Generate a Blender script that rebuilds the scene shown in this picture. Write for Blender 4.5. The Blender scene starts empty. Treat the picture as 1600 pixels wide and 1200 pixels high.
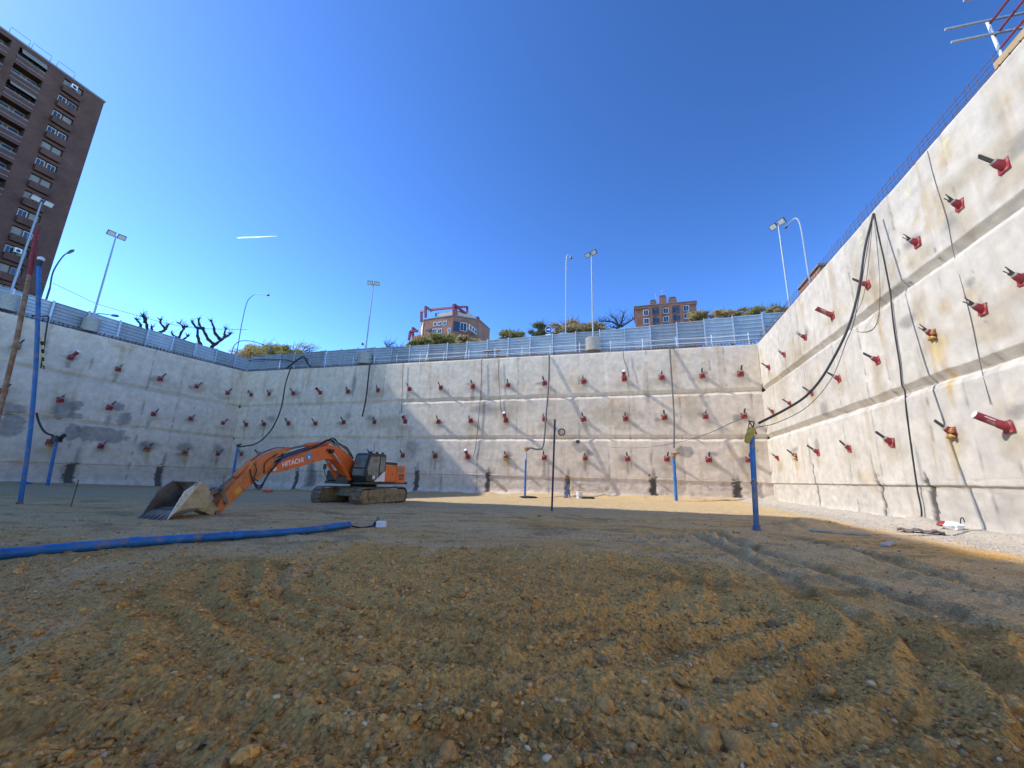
import bpy, math, random
import numpy as np
from mathutils import Vector, Matrix
R_ = math.radians
random.seed(7)
RNG = np.random.default_rng(11)
SC = bpy.context.scene
COL = SC.collection

# ------------------------------------------------------------------ camera
CAM_R = np.array([[0.95617163, 0.04063024, 0.28997415],
                  [0.29148567, -0.22605011, -0.92948236],
                  [0.0277836, 0.97326797, -0.22798583]])
CAM_C = np.array([0.0, 0.0, 1.7])
FPX = 625.0                                   # focal length in pixels of the 1600 px wide photograph
cam = bpy.data.cameras.new("camera")
cam.sensor_fit = 'HORIZONTAL'; cam.sensor_width = 36.0; cam.lens = FPX / 1600.0 * 36.0
cam.clip_start = 0.05; cam.clip_end = 6000
camo = bpy.data.objects.new("camera", cam); COL.objects.link(camo)
m4 = Matrix.Identity(4)
for i in range(3):
    for j in range(3): m4[i][j] = CAM_R[i, j]
    m4[i][3] = CAM_C[i]
camo.matrix_world = m4
SC.camera = camo

# ------------------------------------------------------------------ light
SUN_DIR = np.array([4.5, 1.0, -4.14]); SUN_DIR = SUN_DIR / np.linalg.norm(SUN_DIR)   # the way the light travels
SUN_EL = math.asin(-SUN_DIR[2])
SUN_AZ = math.atan2(-SUN_DIR[0], -SUN_DIR[1])   # compass angle of the sun, from +Y towards +X
sun = bpy.data.lights.new("sun", 'SUN'); sun.energy = 1.65; sun.angle = R_(0.4); sun.color = (1.0, 0.985, 0.95)
suno = bpy.data.objects.new("sun", sun); COL.objects.link(suno)
suno.rotation_euler = Vector(SUN_DIR).to_track_quat('-Z', 'Y').to_euler()
suno.location = (-120, 0, 120)
W = bpy.data.worlds.new("World"); SC.world = W; W.use_nodes = True
nt = W.node_tree; nt.nodes.clear()
sky = nt.nodes.new('ShaderNodeTexSky'); sky.sky_type = 'NISHITA'; sky.sun_disc = False
sky.sun_elevation = SUN_EL; sky.sun_rotation = SUN_AZ
sky.altitude = 2000; sky.air_density = 0.6; sky.dust_density = 0.5; sky.ozone_density = 1.0
hs = nt.nodes.new('ShaderNodeHueSaturation'); hs.inputs['Saturation'].default_value = 1.09; hs.inputs['Value'].default_value = .73
gam = nt.nodes.new('ShaderNodeGamma'); gam.inputs[1].default_value = 1.4
bg = nt.nodes.new('ShaderNodeBackground'); bg.inputs['Strength'].default_value = 0.15
ow = nt.nodes.new('ShaderNodeOutputWorld')
nt.links.new(sky.outputs[0], gam.inputs[0]); nt.links.new(gam.outputs[0], hs.inputs['Color']); nt.links.new(hs.outputs[0], bg.inputs[0]); nt.links.new(bg.outputs[0], ow.inputs[0])
SC.view_settings.view_transform = 'Standard'; SC.view_settings.look = 'None'
SC.view_settings.exposure = 1.65; SC.view_settings.gamma = 1.0
SC.cycles.max_bounces = 6; SC.cycles.diffuse_bounces = 4

# ------------------------------------------------------------------ helpers
def ray(px, py): return CAM_R @ np.array([px - 800.0, -(py - 600.0), -FPX])
def onp(px, py, ax, val):
    d = ray(px, py); t = (val - CAM_C[ax]) / d[ax]; return CAM_C + t * d
def onv(px, py, A, B):
    """point seen at a pixel on the upright plane through A and B"""
    A = np.array(A, float); B = np.array(B, float); n = np.array([-(B[1] - A[1]), B[0] - A[0], 0.0])
    d = ray(px, py); t = np.dot(A - CAM_C, n) / np.dot(d, n); return CAM_C + t * d

def hash2(ix, iy, s):
    h = (ix.astype(np.int64) * 374761393 + iy.astype(np.int64) * 668265263 + s * 1442695041) & 0xffffffff
    h = ((h ^ (h >> 13)) * 1274126177) & 0xffffffff
    return (h ^ (h >> 16)) & 0xffffffff
def hf(ix, iy, s): return hash2(ix, iy, s) / 4294967295.0
def perlin(x, y, s=0):
    x = np.asarray(x, float); y = np.asarray(y, float)
    x0 = np.floor(x); y0 = np.floor(y); fx = x - x0; fy = y - y0
    u = fx * fx * fx * (fx * (fx * 6 - 15) + 10); v = fy * fy * fy * (fy * (fy * 6 - 15) + 10)
    def g(dx, dy):
        a = hf(x0 + dx, y0 + dy, s) * 6.2831853
        return np.cos(a) * (fx - dx) + np.sin(a) * (fy - dy)
    a = g(0, 0) * (1 - u) + g(1, 0) * u; b = g(0, 1) * (1 - u) + g(1, 1) * u
    return (a * (1 - v) + b * v) * 1.5
def fbm(x, y, s=0, o=4, g=0.5):
    t = 0; a = 1.0; n = 0
    for k in range(o):
        t = t + a * perlin(x * 2 ** k, y * 2 ** k, s + k * 17); n += a; a *= g
    return t / n
def lumps(x, y, cell, s, rmin=0.15, rmax=0.5):
    """rounded clods: the highest dome of the 3x3 neighbouring cells"""
    X = x / cell; Y = y / cell; ix = np.floor(X); iy = np.floor(Y); best = np.zeros_like(X)
    for dx in (-1, 0, 1):
        for dy in (-1, 0, 1):
            jx = ix + dx; jy = iy + dy
            px = jx + hf(jx, jy, s); py = jy + hf(jx, jy, s + 5); r = rmin + (rmax - rmin) * hf(jx, jy, s + 9) ** 2
            ang = hf(jx, jy, s + 13) * 3.14159; st = 0.65 + 0.5 * hf(jx, jy, s + 15)
            ux = (X - px) * np.cos(ang) + (Y - py) * np.sin(ang); uy = -(X - px) * np.sin(ang) + (Y - py) * np.cos(ang)
            q = 1 - ((ux / r) ** 2 + (uy * st / r) ** 2)
            best = np.maximum(best, np.sqrt(np.clip(q, 0, 1)) * r)
    return best * cell
def sstep(a, b, x): t = np.clip((x - a) / (b - a), 0, 1); return t * t * (3 - 2 * t)

def tag(o, label=None, cat=None, group=None, kind=None):
    if label: o['label'] = label
    if cat: o['category'] = cat
    if group: o['group'] = group
    if kind: o['kind'] = kind
    return o
def empty(name, loc, rz=0.0):
    o = bpy.data.objects.new(name, None); COL.objects.link(o); o.location = loc; o.rotation_euler = (0, 0, rz); o.empty_display_size = 0.2
    return o

def frame_of(d):
    d = Vector(d).normalized(); up = Vector((0, 0, 1)) if abs(d.z) < 0.95 else Vector((0, 1, 0))
    a = d.cross(up).normalized(); b = a.cross(d).normalized(); return a, b
class MB:
    def __init__(s): s.v = []; s.f = []
    def box(s, c, size, rz=0.0, M=None):
        hx, hy, hz = size[0] / 2, size[1] / 2, size[2] / 2; n = len(s.v); cr, sr = math.cos(rz), math.sin(rz)
        for x, y, z in ((-1, -1, -1), (1, -1, -1), (1, 1, -1), (-1, 1, -1), (-1, -1, 1), (1, -1, 1), (1, 1, 1), (-1, 1, 1)):
            p = (x * hx, y * hy, z * hz)
            if M is not None: q = M @ Vector(p); p = (q.x, q.y, q.z)
            else: p = (p[0] * cr - p[1] * sr, p[0] * sr + p[1] * cr, p[2])
            s.v.append((c[0] + p[0], c[1] + p[1], c[2] + p[2]))
        for q in ((0, 3, 2, 1), (4, 5, 6, 7), (0, 1, 5, 4), (1, 2, 6, 5), (2, 3, 7, 6), (3, 0, 4, 7)): s.f.append(tuple(n + i for i in q))
        return s
    def bx(s, x0, x1, y0, y1, z0, z1): return s.box(((x0 + x1) / 2, (y0 + y1) / 2, (z0 + z1) / 2), (x1 - x0, y1 - y0, z1 - z0))
    def beam(s, p0, p1, w, h):
        p0 = Vector(p0); p1 = Vector(p1); a, b = frame_of(p1 - p0); n = len(s.v)
        for p in (p0, p1):
            for i, j in ((-1, -1), (1, -1), (1, 1), (-1, 1)): s.v.append(tuple(p + a * (i * w / 2) + b * (j * h / 2)))
        for q in ((0, 1, 2, 3), (7, 6, 5, 4), (0, 4, 5, 1), (1, 5, 6, 2), (2, 6, 7, 3), (3, 7, 4, 0)): s.f.append(tuple(n + i for i in q))
        return s
    def tube(s, pts, r, n=8, cap=True):
        pts = [Vector(p) for p in pts]; L = len(pts); rs = r if isinstance(r, (list, tuple)) else [r] * L
        base = len(s.v); pa = None
        for i, p in enumerate(pts):
            d = (pts[min(i + 1, L - 1)] - pts[max(i - 1, 0)])
            if d.length < 1e-9: d = Vector((0, 0, 1))
            d.normalize()
            if pa is None: a, b = frame_of(d)
            else:
                a = (pa - d * pa.dot(d))
                a = a.normalized() if a.length > 1e-6 else frame_of(d)[0]
                b = a.cross(d).normalized()
            pa = a
            for k in range(n):
                t = 2 * math.pi * k / n; s.v.append(tuple(p + (a * math.cos(t) + b * math.sin(t)) * rs[i]))
        for i in range(L - 1):
            for k in range(n):
                k2 = (k + 1) % n; s.f.append((base + i * n + k, base + i * n + k2, base + (i + 1) * n + k2, base + (i + 1) * n + k))
        if cap:
            s.f.append(tuple(base + k for k in range(n))[::-1]); s.f.append(tuple(base + (L - 1) * n + k for k in range(n)))
        return s
    def cone(s, p0, p1, r0, r1, n=16): return s.tube([p0, p1], [r0, r1], n)
    def prism(s, poly, f):
        """poly: 2-D outline; f(a, b, side) gives the 3-D point of either side (0 / 1)"""
        n = len(s.v); L = len(poly)
        for sd in (0, 1):
            for a, b in poly: s.v.append(tuple(f(a, b, sd)))
        s.f.append(tuple(range(n, n + L))[::-1]); s.f.append(tuple(range(n + L, n + 2 * L)))
        for i in range(L): j = (i + 1) % L; s.f.append((n + i, n + j, n + L + j, n + L + i))
        return s
    def lathe(s, c, prof, n=20):
        base = len(s.v)
        for r, z in prof:
            for k in range(n):
                t = 2 * math.pi * k / n; s.v.append((c[0] + r * math.cos(t), c[1] + r * math.sin(t), c[2] + z))
        for i in range(len(prof) - 1):
            for k in range(n):
                k2 = (k + 1) % n; s.f.append((base + i * n + k, base + i * n + k2, base + (i + 1) * n + k2, base + (i + 1) * n + k))
        s.f.append(tuple(base + k for k in range(n))[::-1]); s.f.append(tuple(base + (len(prof) - 1) * n + k for k in range(n)))
        return s
    def quad(s, a, b, c, d):
        n = len(s.v); s.v += [tuple(a), tuple(b), tuple(c), tuple(d)]; s.f.append((n, n + 1, n + 2, n + 3)); return s
    def mesh(s, name, mat, off=(0, 0, 0), smooth=False):
        me = bpy.data.meshes.new(name)
        me.from_pydata([(v[0] - off[0], v[1] - off[1], v[2] - off[2]) for v in s.v], [], s.f)
        if mat: me.materials.append(mat)
        if smooth: me.shade_smooth(); me.set_sharp_from_angle(angle=R_(40))
        me.update(); return me
    def build(s, name, mat, parent=None, smooth=False, world=True, bevel=0):
        """world=True: the vertices are world coordinates and the parent an unrotated Empty"""
        off = (0, 0, 0)
        if parent is not None and world:
            q = parent; off = Vector((0, 0, 0))
            while q is not None: off = off + Vector(q.location); q = q.parent
        me = s.mesh(name, mat, off, smooth)
        o = bpy.data.objects.new(name, me); COL.objects.link(o)
        if parent is not None: o.parent = parent
        if bevel:
            b = o.modifiers.new('bevel', 'BEVEL'); b.width = bevel; b.segments = 2; b.limit_method = 'ANGLE'; b.angle_limit = R_(35)
        return o
def spline(pts, n=6):
    """Catmull-Rom through the points"""
    P = [np.array(p, float) for p in pts]; P = [2 * P[0] - P[1]] + P + [2 * P[-1] - P[-2]]; out = []
    for i in range(1, len(P) - 2):
        for k in range(n):
            t = k / n; a, b, c, d = P[i - 1], P[i], P[i + 1], P[i + 2]
            out.append(0.5 * ((2 * b) + (c - a) * t + (2 * a - 5 * b + 4 * c - d) * t * t + (3 * b - a - 3 * c + d) * t ** 3))
    out.append(P[-2]); return [tuple(p) for p in out]

# ------------------------------------------------------------------ materials
def mat(name, col, rough=0.7, metal=0.0, var=0.15, scale=8.0, bump=0.0, bscale=40.0, dirt=None, dirt_amt=0.0, dirt_scale=3.0, spec=0.5, attr=False, stretch=None, colvar=None):
    m = bpy.data.materials.new(name); m.use_nodes = True; t = m.node_tree; N = t.nodes; L = t.links
    b = N['Principled BSDF']; b.inputs['Roughness'].default_value = rough; b.inputs['Metallic'].default_value = metal
    b.inputs['Specular IOR Level'].default_value = spec
    tc = N.new('ShaderNodeTexCoord'); src = tc.outputs['Object']
    if stretch:
        mp = N.new('ShaderNodeMapping'); mp.inputs['Scale'].default_value = stretch; L.new(src, mp.inputs[0]); src = mp.outputs[0]
    nz = N.new('ShaderNodeTexNoise'); nz.inputs['Scale'].default_value = scale; nz.inputs['Detail'].default_value = 6; nz.inputs['Roughness'].default_value = 0.6
    L.new(src, nz.inputs['Vector'])
    mr = N.new('ShaderNodeMapRange'); mr.inputs[1].default_value = 0.25; mr.inputs[2].default_value = 0.75
    mr.inputs[3].default_value = 1 - var; mr.inputs[4].default_value = 1 + var; L.new(nz.outputs[0], mr.inputs[0])
    if attr:
        a = N.new('ShaderNodeAttribute'); a.attribute_name = 'Col'; base = a.outputs['Color']
    else:
        rgb = N.new('ShaderNodeRGB'); rgb.outputs[0].default_value = (*col, 1); base = rgb.outputs[0]
    mx = N.new('ShaderNodeVectorMath'); mx.operation = 'SCALE'; L.new(base, mx.inputs[0]); L.new(mr.outputs[0], mx.inputs['Scale']); out = mx.outputs[0]
    if dirt:
        n2 = N.new('ShaderNodeTexNoise'); n2.inputs['Scale'].default_value = dirt_scale; n2.inputs['Detail'].default_value = 8; n2.inputs['Roughness'].default_value = 0.65
        L.new(src, n2.inputs['Vector'])
        r2 = N.new('ShaderNodeMapRange'); r2.inputs[1].default_value = 0.62 - dirt_amt * 0.4; r2.inputs[2].default_value = 0.72 - dirt_amt * 0.25; L.new(n2.outputs[0], r2.inputs[0])
        mm = N.new('ShaderNodeMix'); mm.data_type = 'RGBA'; mm.inputs['B'].default_value = (*dirt, 1)
        L.new(r2.outputs[0], mm.inputs['Factor']); L.new(out, mm.inputs['A']); out = mm.outputs['Result']
    L.new(out, b.inputs['Base Color'])
    if bump:
        n3 = N.new('ShaderNodeTexNoise'); n3.inputs['Scale'].default_value = bscale; n3.inputs['Detail'].default_value = 6; n3.inputs['Roughness'].default_value = 0.65; L.new(tc.outputs['Object'], n3.inputs['Vector'])
        bp = N.new('ShaderNodeBump'); bp.inputs['Strength'].default_value = 1.0; bp.inputs['Distance'].default_value = bump
        L.new(n3.outputs[0], bp.inputs['Height']); L.new(bp.outputs[0], b.inputs['Normal'])
    return m
M = {}
M['concrete'] = mat('concrete', (.4, .38, .34), .92, var=.16, scale=1.6, bump=.012, bscale=14, attr=True, spec=.2)
M['soil'] = mat('soil', (.2, .14, .08), .95, var=.55, scale=30, bump=.03, bscale=34, attr=True, spec=.15)
M['pebble'] = mat('pebble', (.42, .36, .27), .85, var=.1, scale=6, attr=True, spec=.25)
M['clod'] = mat('clod', (.66, .35, .115), .95, var=.35, scale=22, bump=.03, bscale=28, spec=.15)
M['street'] = mat('asphalt', (.09, .085, .08), .95, var=.2, scale=.8)
M['red'] = mat('red_paint', (.34, .028, .034), .7, var=.3, scale=6, dirt=(.36, .2, .15), dirt_amt=.25)
M['red_dark'] = mat('red_paint_dull', (.24, .02, .027), .7, var=.3, scale=6, dirt=(.25, .14, .11), dirt_amt=.2)
M['strand'] = mat('strand_steel', (.11, .10, .095), .55, .4, var=.3, scale=20)
M['ringsteel'] = mat('ring_steel', (.45, .42, .37), .55, .3, var=.2, scale=20)
M['capwhite'] = mat('cap_white', (.75, .73, .7), .6, var=.1)
M['yellow_grout'] = mat('yellow_grout', (.5, .33, .08), .9, var=.3, scale=10, dirt=(.3, .12, .05), dirt_amt=.5)
M['blue'] = mat('blue_pipe', (.012, .14, .40), .5, var=.35, scale=3, dirt=(.24, .19, .12), dirt_amt=.18, dirt_scale=2.6)
M['blue_worn'] = mat('blue_pipe_worn', (.05, .13, .28), .55, var=.3, scale=5, dirt=(.22, .2, .18), dirt_amt=.45, dirt_scale=1.7)
M['navy'] = mat('dark_pole', (.012, .02, .055), .5, var=.2)
M['rust'] = mat('rusty_steel', (.25, .12, .06), .85, var=.35, scale=7, dirt=(.33, .25, .17), dirt_amt=.4)
M['black'] = mat('black_rubber', (.02, .02, .022), .6, var=.2)
M['wire'] = mat('grey_wire', (.12, .11, .10), .6, var=.2)
M['galv'] = mat('galvanised_sheet', (.38, .43, .46), .5, .15, var=.16, scale=1.2, stretch=(1, 1, .4), dirt=(.36, .39, .42), dirt_amt=.2, dirt_scale=1.0)
M['galv_dull'] = mat('weathered_sheet', (.28, .32, .35), .6, .1, var=.2, scale=1.2, stretch=(1, 1, .4), dirt=(.34, .33, .32), dirt_amt=.35)
M['galvpost'] = mat('galvanised_post', (.5, .52, .55), .45, .5, var=.12)
M['pole'] = mat('pole_grey', (.36, .38, .4), .45, .3, var=.1)
M['poledark'] = mat('pole_dark', (.06, .07, .085), .5, .2, var=.1)
M['lampglass'] = mat('lamp_glass', (.75, .72, .6), .25, var=.05)
M['lampbody'] = mat('lamp_body', (.12, .12, .13), .5, .3, var=.1)
M['barrel'] = mat('barrel_concrete', (.42, .4, .34), .9, var=.2, scale=4, bump=.01, bscale=20)
M['rebar'] = mat('rebar', (.14, .085, .06), .8, .2, var=.3, scale=8)
M['wood'] = mat('formwork_wood', (.42, .29, .15), .8, var=.25, scale=5, stretch=(1, .2, 1))
M['maroon'] = mat('maroon_paint', (.22, .035, .05), .5, var=.15)
M['white'] = mat('white_paint', (.8, .8, .78), .5, var=.06, dirt=(.45, .42, .38), dirt_amt=.1)
M['greyrail'] = mat('grey_rail', (.35, .38, .42), .5, var=.1)
M['orange'] = mat('orange_paint', (.78, .15, .02), .42, var=.12, scale=2.5, dirt=(.3, .1, .03), dirt_amt=.18, dirt_scale=2.5)
M['orange_arm'] = mat('orange_paint_dusty', (.68, .20, .05), .5, var=.15, scale=2.5, dirt=(.28, .13, .05), dirt_amt=.3, dirt_scale=3)
M['machine'] = mat('machine_dark', (.018, .02, .026), .45, .1, var=.2)
M['glass'] = mat('cab_glass', (.15, .19, .17), .12, .0, var=.5, scale=2.2, spec=.8)
M['trackmud'] = mat('track_mud', (.30, .235, .13), .95, var=.25, scale=5, dirt=(.16, .125, .08), dirt_amt=.35, dirt_scale=3, bump=.01, bscale=20)
M['shoe'] = mat('track_shoe', (.15, .125, .09), .75, .2, var=.3, scale=8, dirt=(.3, .24, .15), dirt_amt=.4)
M['bucketside'] = mat('bucket_clay', (.5, .42, .25), .9, var=.18, scale=3, dirt=(.36, .27, .13), dirt_amt=.35, dirt_scale=2)
M['bucketedge'] = mat('bucket_worn_edge', (.72, .68, .56), .8, var=.12, scale=4, dirt=(.22, .19, .12), dirt_amt=.22, dirt_scale=5)
M['bucketin'] = mat('bucket_inside', (.33, .285, .24), .6, .3, var=.35, scale=4, dirt=(.17, .12, .08), dirt_amt=.4, stretch=(.35, 4, .35))
M['steel'] = mat('worn_steel', (.2, .18, .16), .5, .5, var=.3)
M['chrome'] = mat('chrome_rod', (.75, .75, .75), .2, .9, var=.05)
M['sticker_y'] = mat('yellow_plate', (.7, .42, .03), .5, var=.1)
M['text_w'] = mat('white_lettering', (.85, .85, .85), .5, var=.03)
M['text_k'] = mat('black_lettering', (.02, .02, .02), .5, var=.03)
M['emblem'] = mat('blue_emblem', (.02, .28, .6), .4, var=.05)
M['signblue'] = mat('sign_blue', (.01, .06, .33), .4, var=.05)
M['tape_y'] = mat('yellow_tape', (.8, .65, .25), .6, var=.1)
M['yellowbag'] = mat('yellow_bag', (.42, .31, .05), .6, var=.35, scale=9)
M['cloth'] = mat('dusty_cloth', (.16, .12, .11), .95, var=.4, scale=5)
M['darkfoliage'] = None
def brick(name, c1, c2, mortar, sc=1.0):
    m = bpy.data.materials.new(name); m.use_nodes = True; t = m.node_tree; N = t.nodes; L = t.links; b = N['Principled BSDF']
    b.inputs['Roughness'].default_value = .9; b.inputs['Specular IOR Level'].default_value = .2
    tc = N.new('ShaderNodeTexCoord'); sx = N.new('ShaderNodeSeparateXYZ'); L.new(tc.outputs['Object'], sx.inputs[0])
    ad = N.new('ShaderNodeMath'); ad.operation = 'ADD'; L.new(sx.outputs[0], ad.inputs[0]); L.new(sx.outputs[1], ad.inputs[1])
    cb = N.new('ShaderNodeCombineXYZ'); L.new(ad.outputs[0], cb.inputs[0]); L.new(sx.outputs[2], cb.inputs[1])
    bt = N.new('ShaderNodeTexBrick'); bt.inputs['Scale'].default_value = sc; bt.inputs['Color1'].default_value = (*c1, 1); bt.inputs['Color2'].default_value = (*c2, 1); bt.inputs['Mortar'].default_value = (*mortar, 1)
    bt.inputs['Mortar Size'].default_value = .012; bt.inputs['Brick Width'].default_value = .5; bt.inputs['Row Height'].default_value = .16
    L.new(cb.outputs[0], bt.inputs['Vector'])
    nz = N.new('ShaderNodeTexNoise'); nz.inputs['Scale'].default_value = .35; nz.inputs['Detail'].default_value = 8; L.new(tc.outputs['Object'], nz.inputs['Vector'])
    mr = N.new('ShaderNodeMapRange'); mr.inputs[1].default_value = .3; mr.inputs[2].default_value = .7; mr.inputs[3].default_value = .78; mr.inputs[4].default_value = 1.2; L.new(nz.outputs[0], mr.inputs[0])
    mx = N.new('ShaderNodeVectorMath'); mx.operation = 'SCALE'; L.new(bt.outputs[0], mx.inputs[0]); L.new(mr.outputs[0], mx.inputs['Scale']); L.new(mx.outputs[0], b.inputs['Base Color'])
    return m
M['brick_dark'] = brick('dark_brick', (.15, .07, .05), (.115, .056, .04), (.14, .095, .075))
M['brick_mid'] = brick('tan_brick', (.36, .165, .10), (.30, .14, .085), (.34, .23, .17))
M['brick_red'] = brick('red_brick', (.28, .125, .075), (.24, .105, .065), (.26, .17, .12))
M['blind'] = mat('window_blind', (.26, .23, .19), .7, var=.15, scale=1)
M['render'] = mat('pale_render', (.55, .48, .38), .9, var=.1, scale=1)
M['pane'] = mat('window_pane', (.03, .05, .08), .08, var=.3, scale=.5, spec=.8)
M['recess'] = mat('loggia_wall', (.13, .085, .065), .9, var=.2, scale=1)
M['awning_g'] = mat('green_awning', (.01, .16, .13), .8, var=.15, scale=2)
M['slab'] = mat('balcony_slab', (.2, .17, .155), .8, var=.15, scale=1)
def foliage(name, c):
    m = mat(name, c, .7, var=.45, scale=1.1, spec=.2); t = m.node_tree; b = t.nodes['Principled BSDF']; o = t.nodes['Material Output']
    tr = t.nodes.new('ShaderNodeBsdfTranslucent'); mx = t.nodes.new('ShaderNodeMixShader'); mx.inputs[0].default_value = .45
    t.links.new(b.inputs['Base Color'].links[0].from_socket, tr.inputs['Color']); t.links.new(b.outputs[0], mx.inputs[1]); t.links.new(tr.outputs[0], mx.inputs[2]); t.links.new(mx.outputs[0], o.inputs['Surface'])
    return m
M['olive'] = foliage('olive_leaves', (.36, .32, .10))
M['ochre'] = foliage('ochre_leaves', (.5, .39, .18))
M['green'] = foliage('green_leaves', (.22, .24, .09))
M['bark'] = mat('bark', (.05, .04, .04), .9, var=.3, scale=5)

def grid_mesh(name, P, nu, nv, mat_, col=None, smooth=True, extra=None):
    """P: (nu*nv,3) with index i*nv+j"""
    me = bpy.data.meshes.new(name)
    ii, jj = np.meshgrid(np.arange(nu - 1), np.arange(nv - 1), indexing='ij')
    a = (ii * nv + jj).ravel(); F = np.stack([a, a + nv, a + nv + 1, a + 1], 1).astype(np.int32)
    me.vertices.add(len(P)); me.vertices.foreach_set('co', np.ascontiguousarray(P, np.float32).ravel())
    nf = len(F); me.loops.add(nf * 4); me.polygons.add(nf)
    me.loops.foreach_set('vertex_index', F.ravel()); me.polygons.foreach_set('loop_start', np.arange(0, nf * 4, 4, dtype=np.int32))
    me.polygons.foreach_set('loop_total', np.full(nf, 4, np.int32))
    me.update(calc_edges=True)
    if smooth: me.shade_smooth()
    if col is not None:
        at = me.color_attributes.new('Col', 'FLOAT_COLOR', 'POINT'); c4 = np.ones((len(P), 4), np.float32); c4[:, :3] = col; at.data.foreach_set('color', c4.ravel())
    me.materials.append(mat_); return me
def link(name, me, parent=None):
    o = bpy.data.objects.new(name, me); COL.objects.link(o)
    if parent is not None: o.parent = parent
    return o

# ------------------------------------------------------------------ pit geometry
XR, YF, XL = 13.0, 47.05, -59.65
def fz(x, y):
    x = np.asarray(x, float); y = np.asarray(y, float)
    u = np.clip((XR - x) / 72.0, 0, 1) ** 1.2; v = np.clip((y - 10) / 37.0, 0, 1.2) ** 1.5
    return -1.45 * u * v + .13 * np.exp(-((x + 15.6) ** 2 + (y - 20.9) ** 2) / 30.0)

# anchors: pixel of the plate, kind r(od) / t(ube), stain s none/tan/yellow/dark/wet
FAR1 = [(393,617),(421,616),(459,615),(501,614,'t'),(544,612),(591,610),(640,608),(689,606),(739,604),(794,602),(851,599),(912,596),(975.5,592,'t'),(1034,590),(1097,587.5),(1157,584)]
FAR2 = [(386,664),(414,663),(452,662),(494,662),(538,660),(586,659.5),(634,659,'t'),(685.5,659),(736,657.5),(791,657,'t'),(851,655),(912,655),(977.5,654),(1038,652),(1102,651),(1162,650)]
FAR3 = [(379,710),(407,710),(443,710.5),(487,711),(533,711.5),(581,712),(630.5,712),(681,712.5),(732,714,'t'),(791,714,'y'),(851,715),(914.5,716),(980.5,717),(1042,717),(1107,718),(1169,718)]
RT1 = [(1202,574),(1226,554),(1259,527),(1302,493,'t'),(1357,445),(1434,379),(1501,320),(1571,259)]
RT2 = [(1210,644),(1237,631),(1271,614),(1314,592),(1375,563),(1462,522,'y'),(1541,483),(1604,436)]
RT3 = [(1219,716),(1247,712.5,'y'),(1282.5,707),(1332,701),(1399,691),(1495,675,'y'),(1584,667,'t')]
LF1 = [(26,541),(110,559,'t'),(184,577),(250,592),(307,604),(355,614)]
LF2 = [(4,612),(93,625),(170,637),(239,647),(297,654),(347.5,661)]
LF3 = [(76,691,'y'),(156,697),(227.5,701,'y'),(287,707,'y'),(339,709)]

def tier_profile(z, wob):
    """offset of the wall face towards the pit; z height, wob a small wobble of the joint"""
    p = np.zeros_like(z)
    z1 = 11.35 + wob; z2 = 6.35 + wob
    for zc, dlo in ((z1, .07), (z2, .07)):
        p = p + np.where(z < zc - .32, dlo, 0)
        up = (z <= zc + .42) & (z > zc); p = p + np.where(up, -.30 * (zc + .42 - z) / .42, 0)
        lo = (z <= zc) & (z > zc - .32); q = np.clip((zc - z) / .32, 0, 1); p = p + np.where(lo, -.30 + (.30 + dlo) * np.sqrt(q), 0)
    p = p - np.where(z < 1.92 + .4 * wob, .11 * sstep(0, .12, 1.92 + .4 * wob - z), 0)
    p = p + .35 * sstep(.55, -.5, z) ** 1.5
    return p

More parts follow.
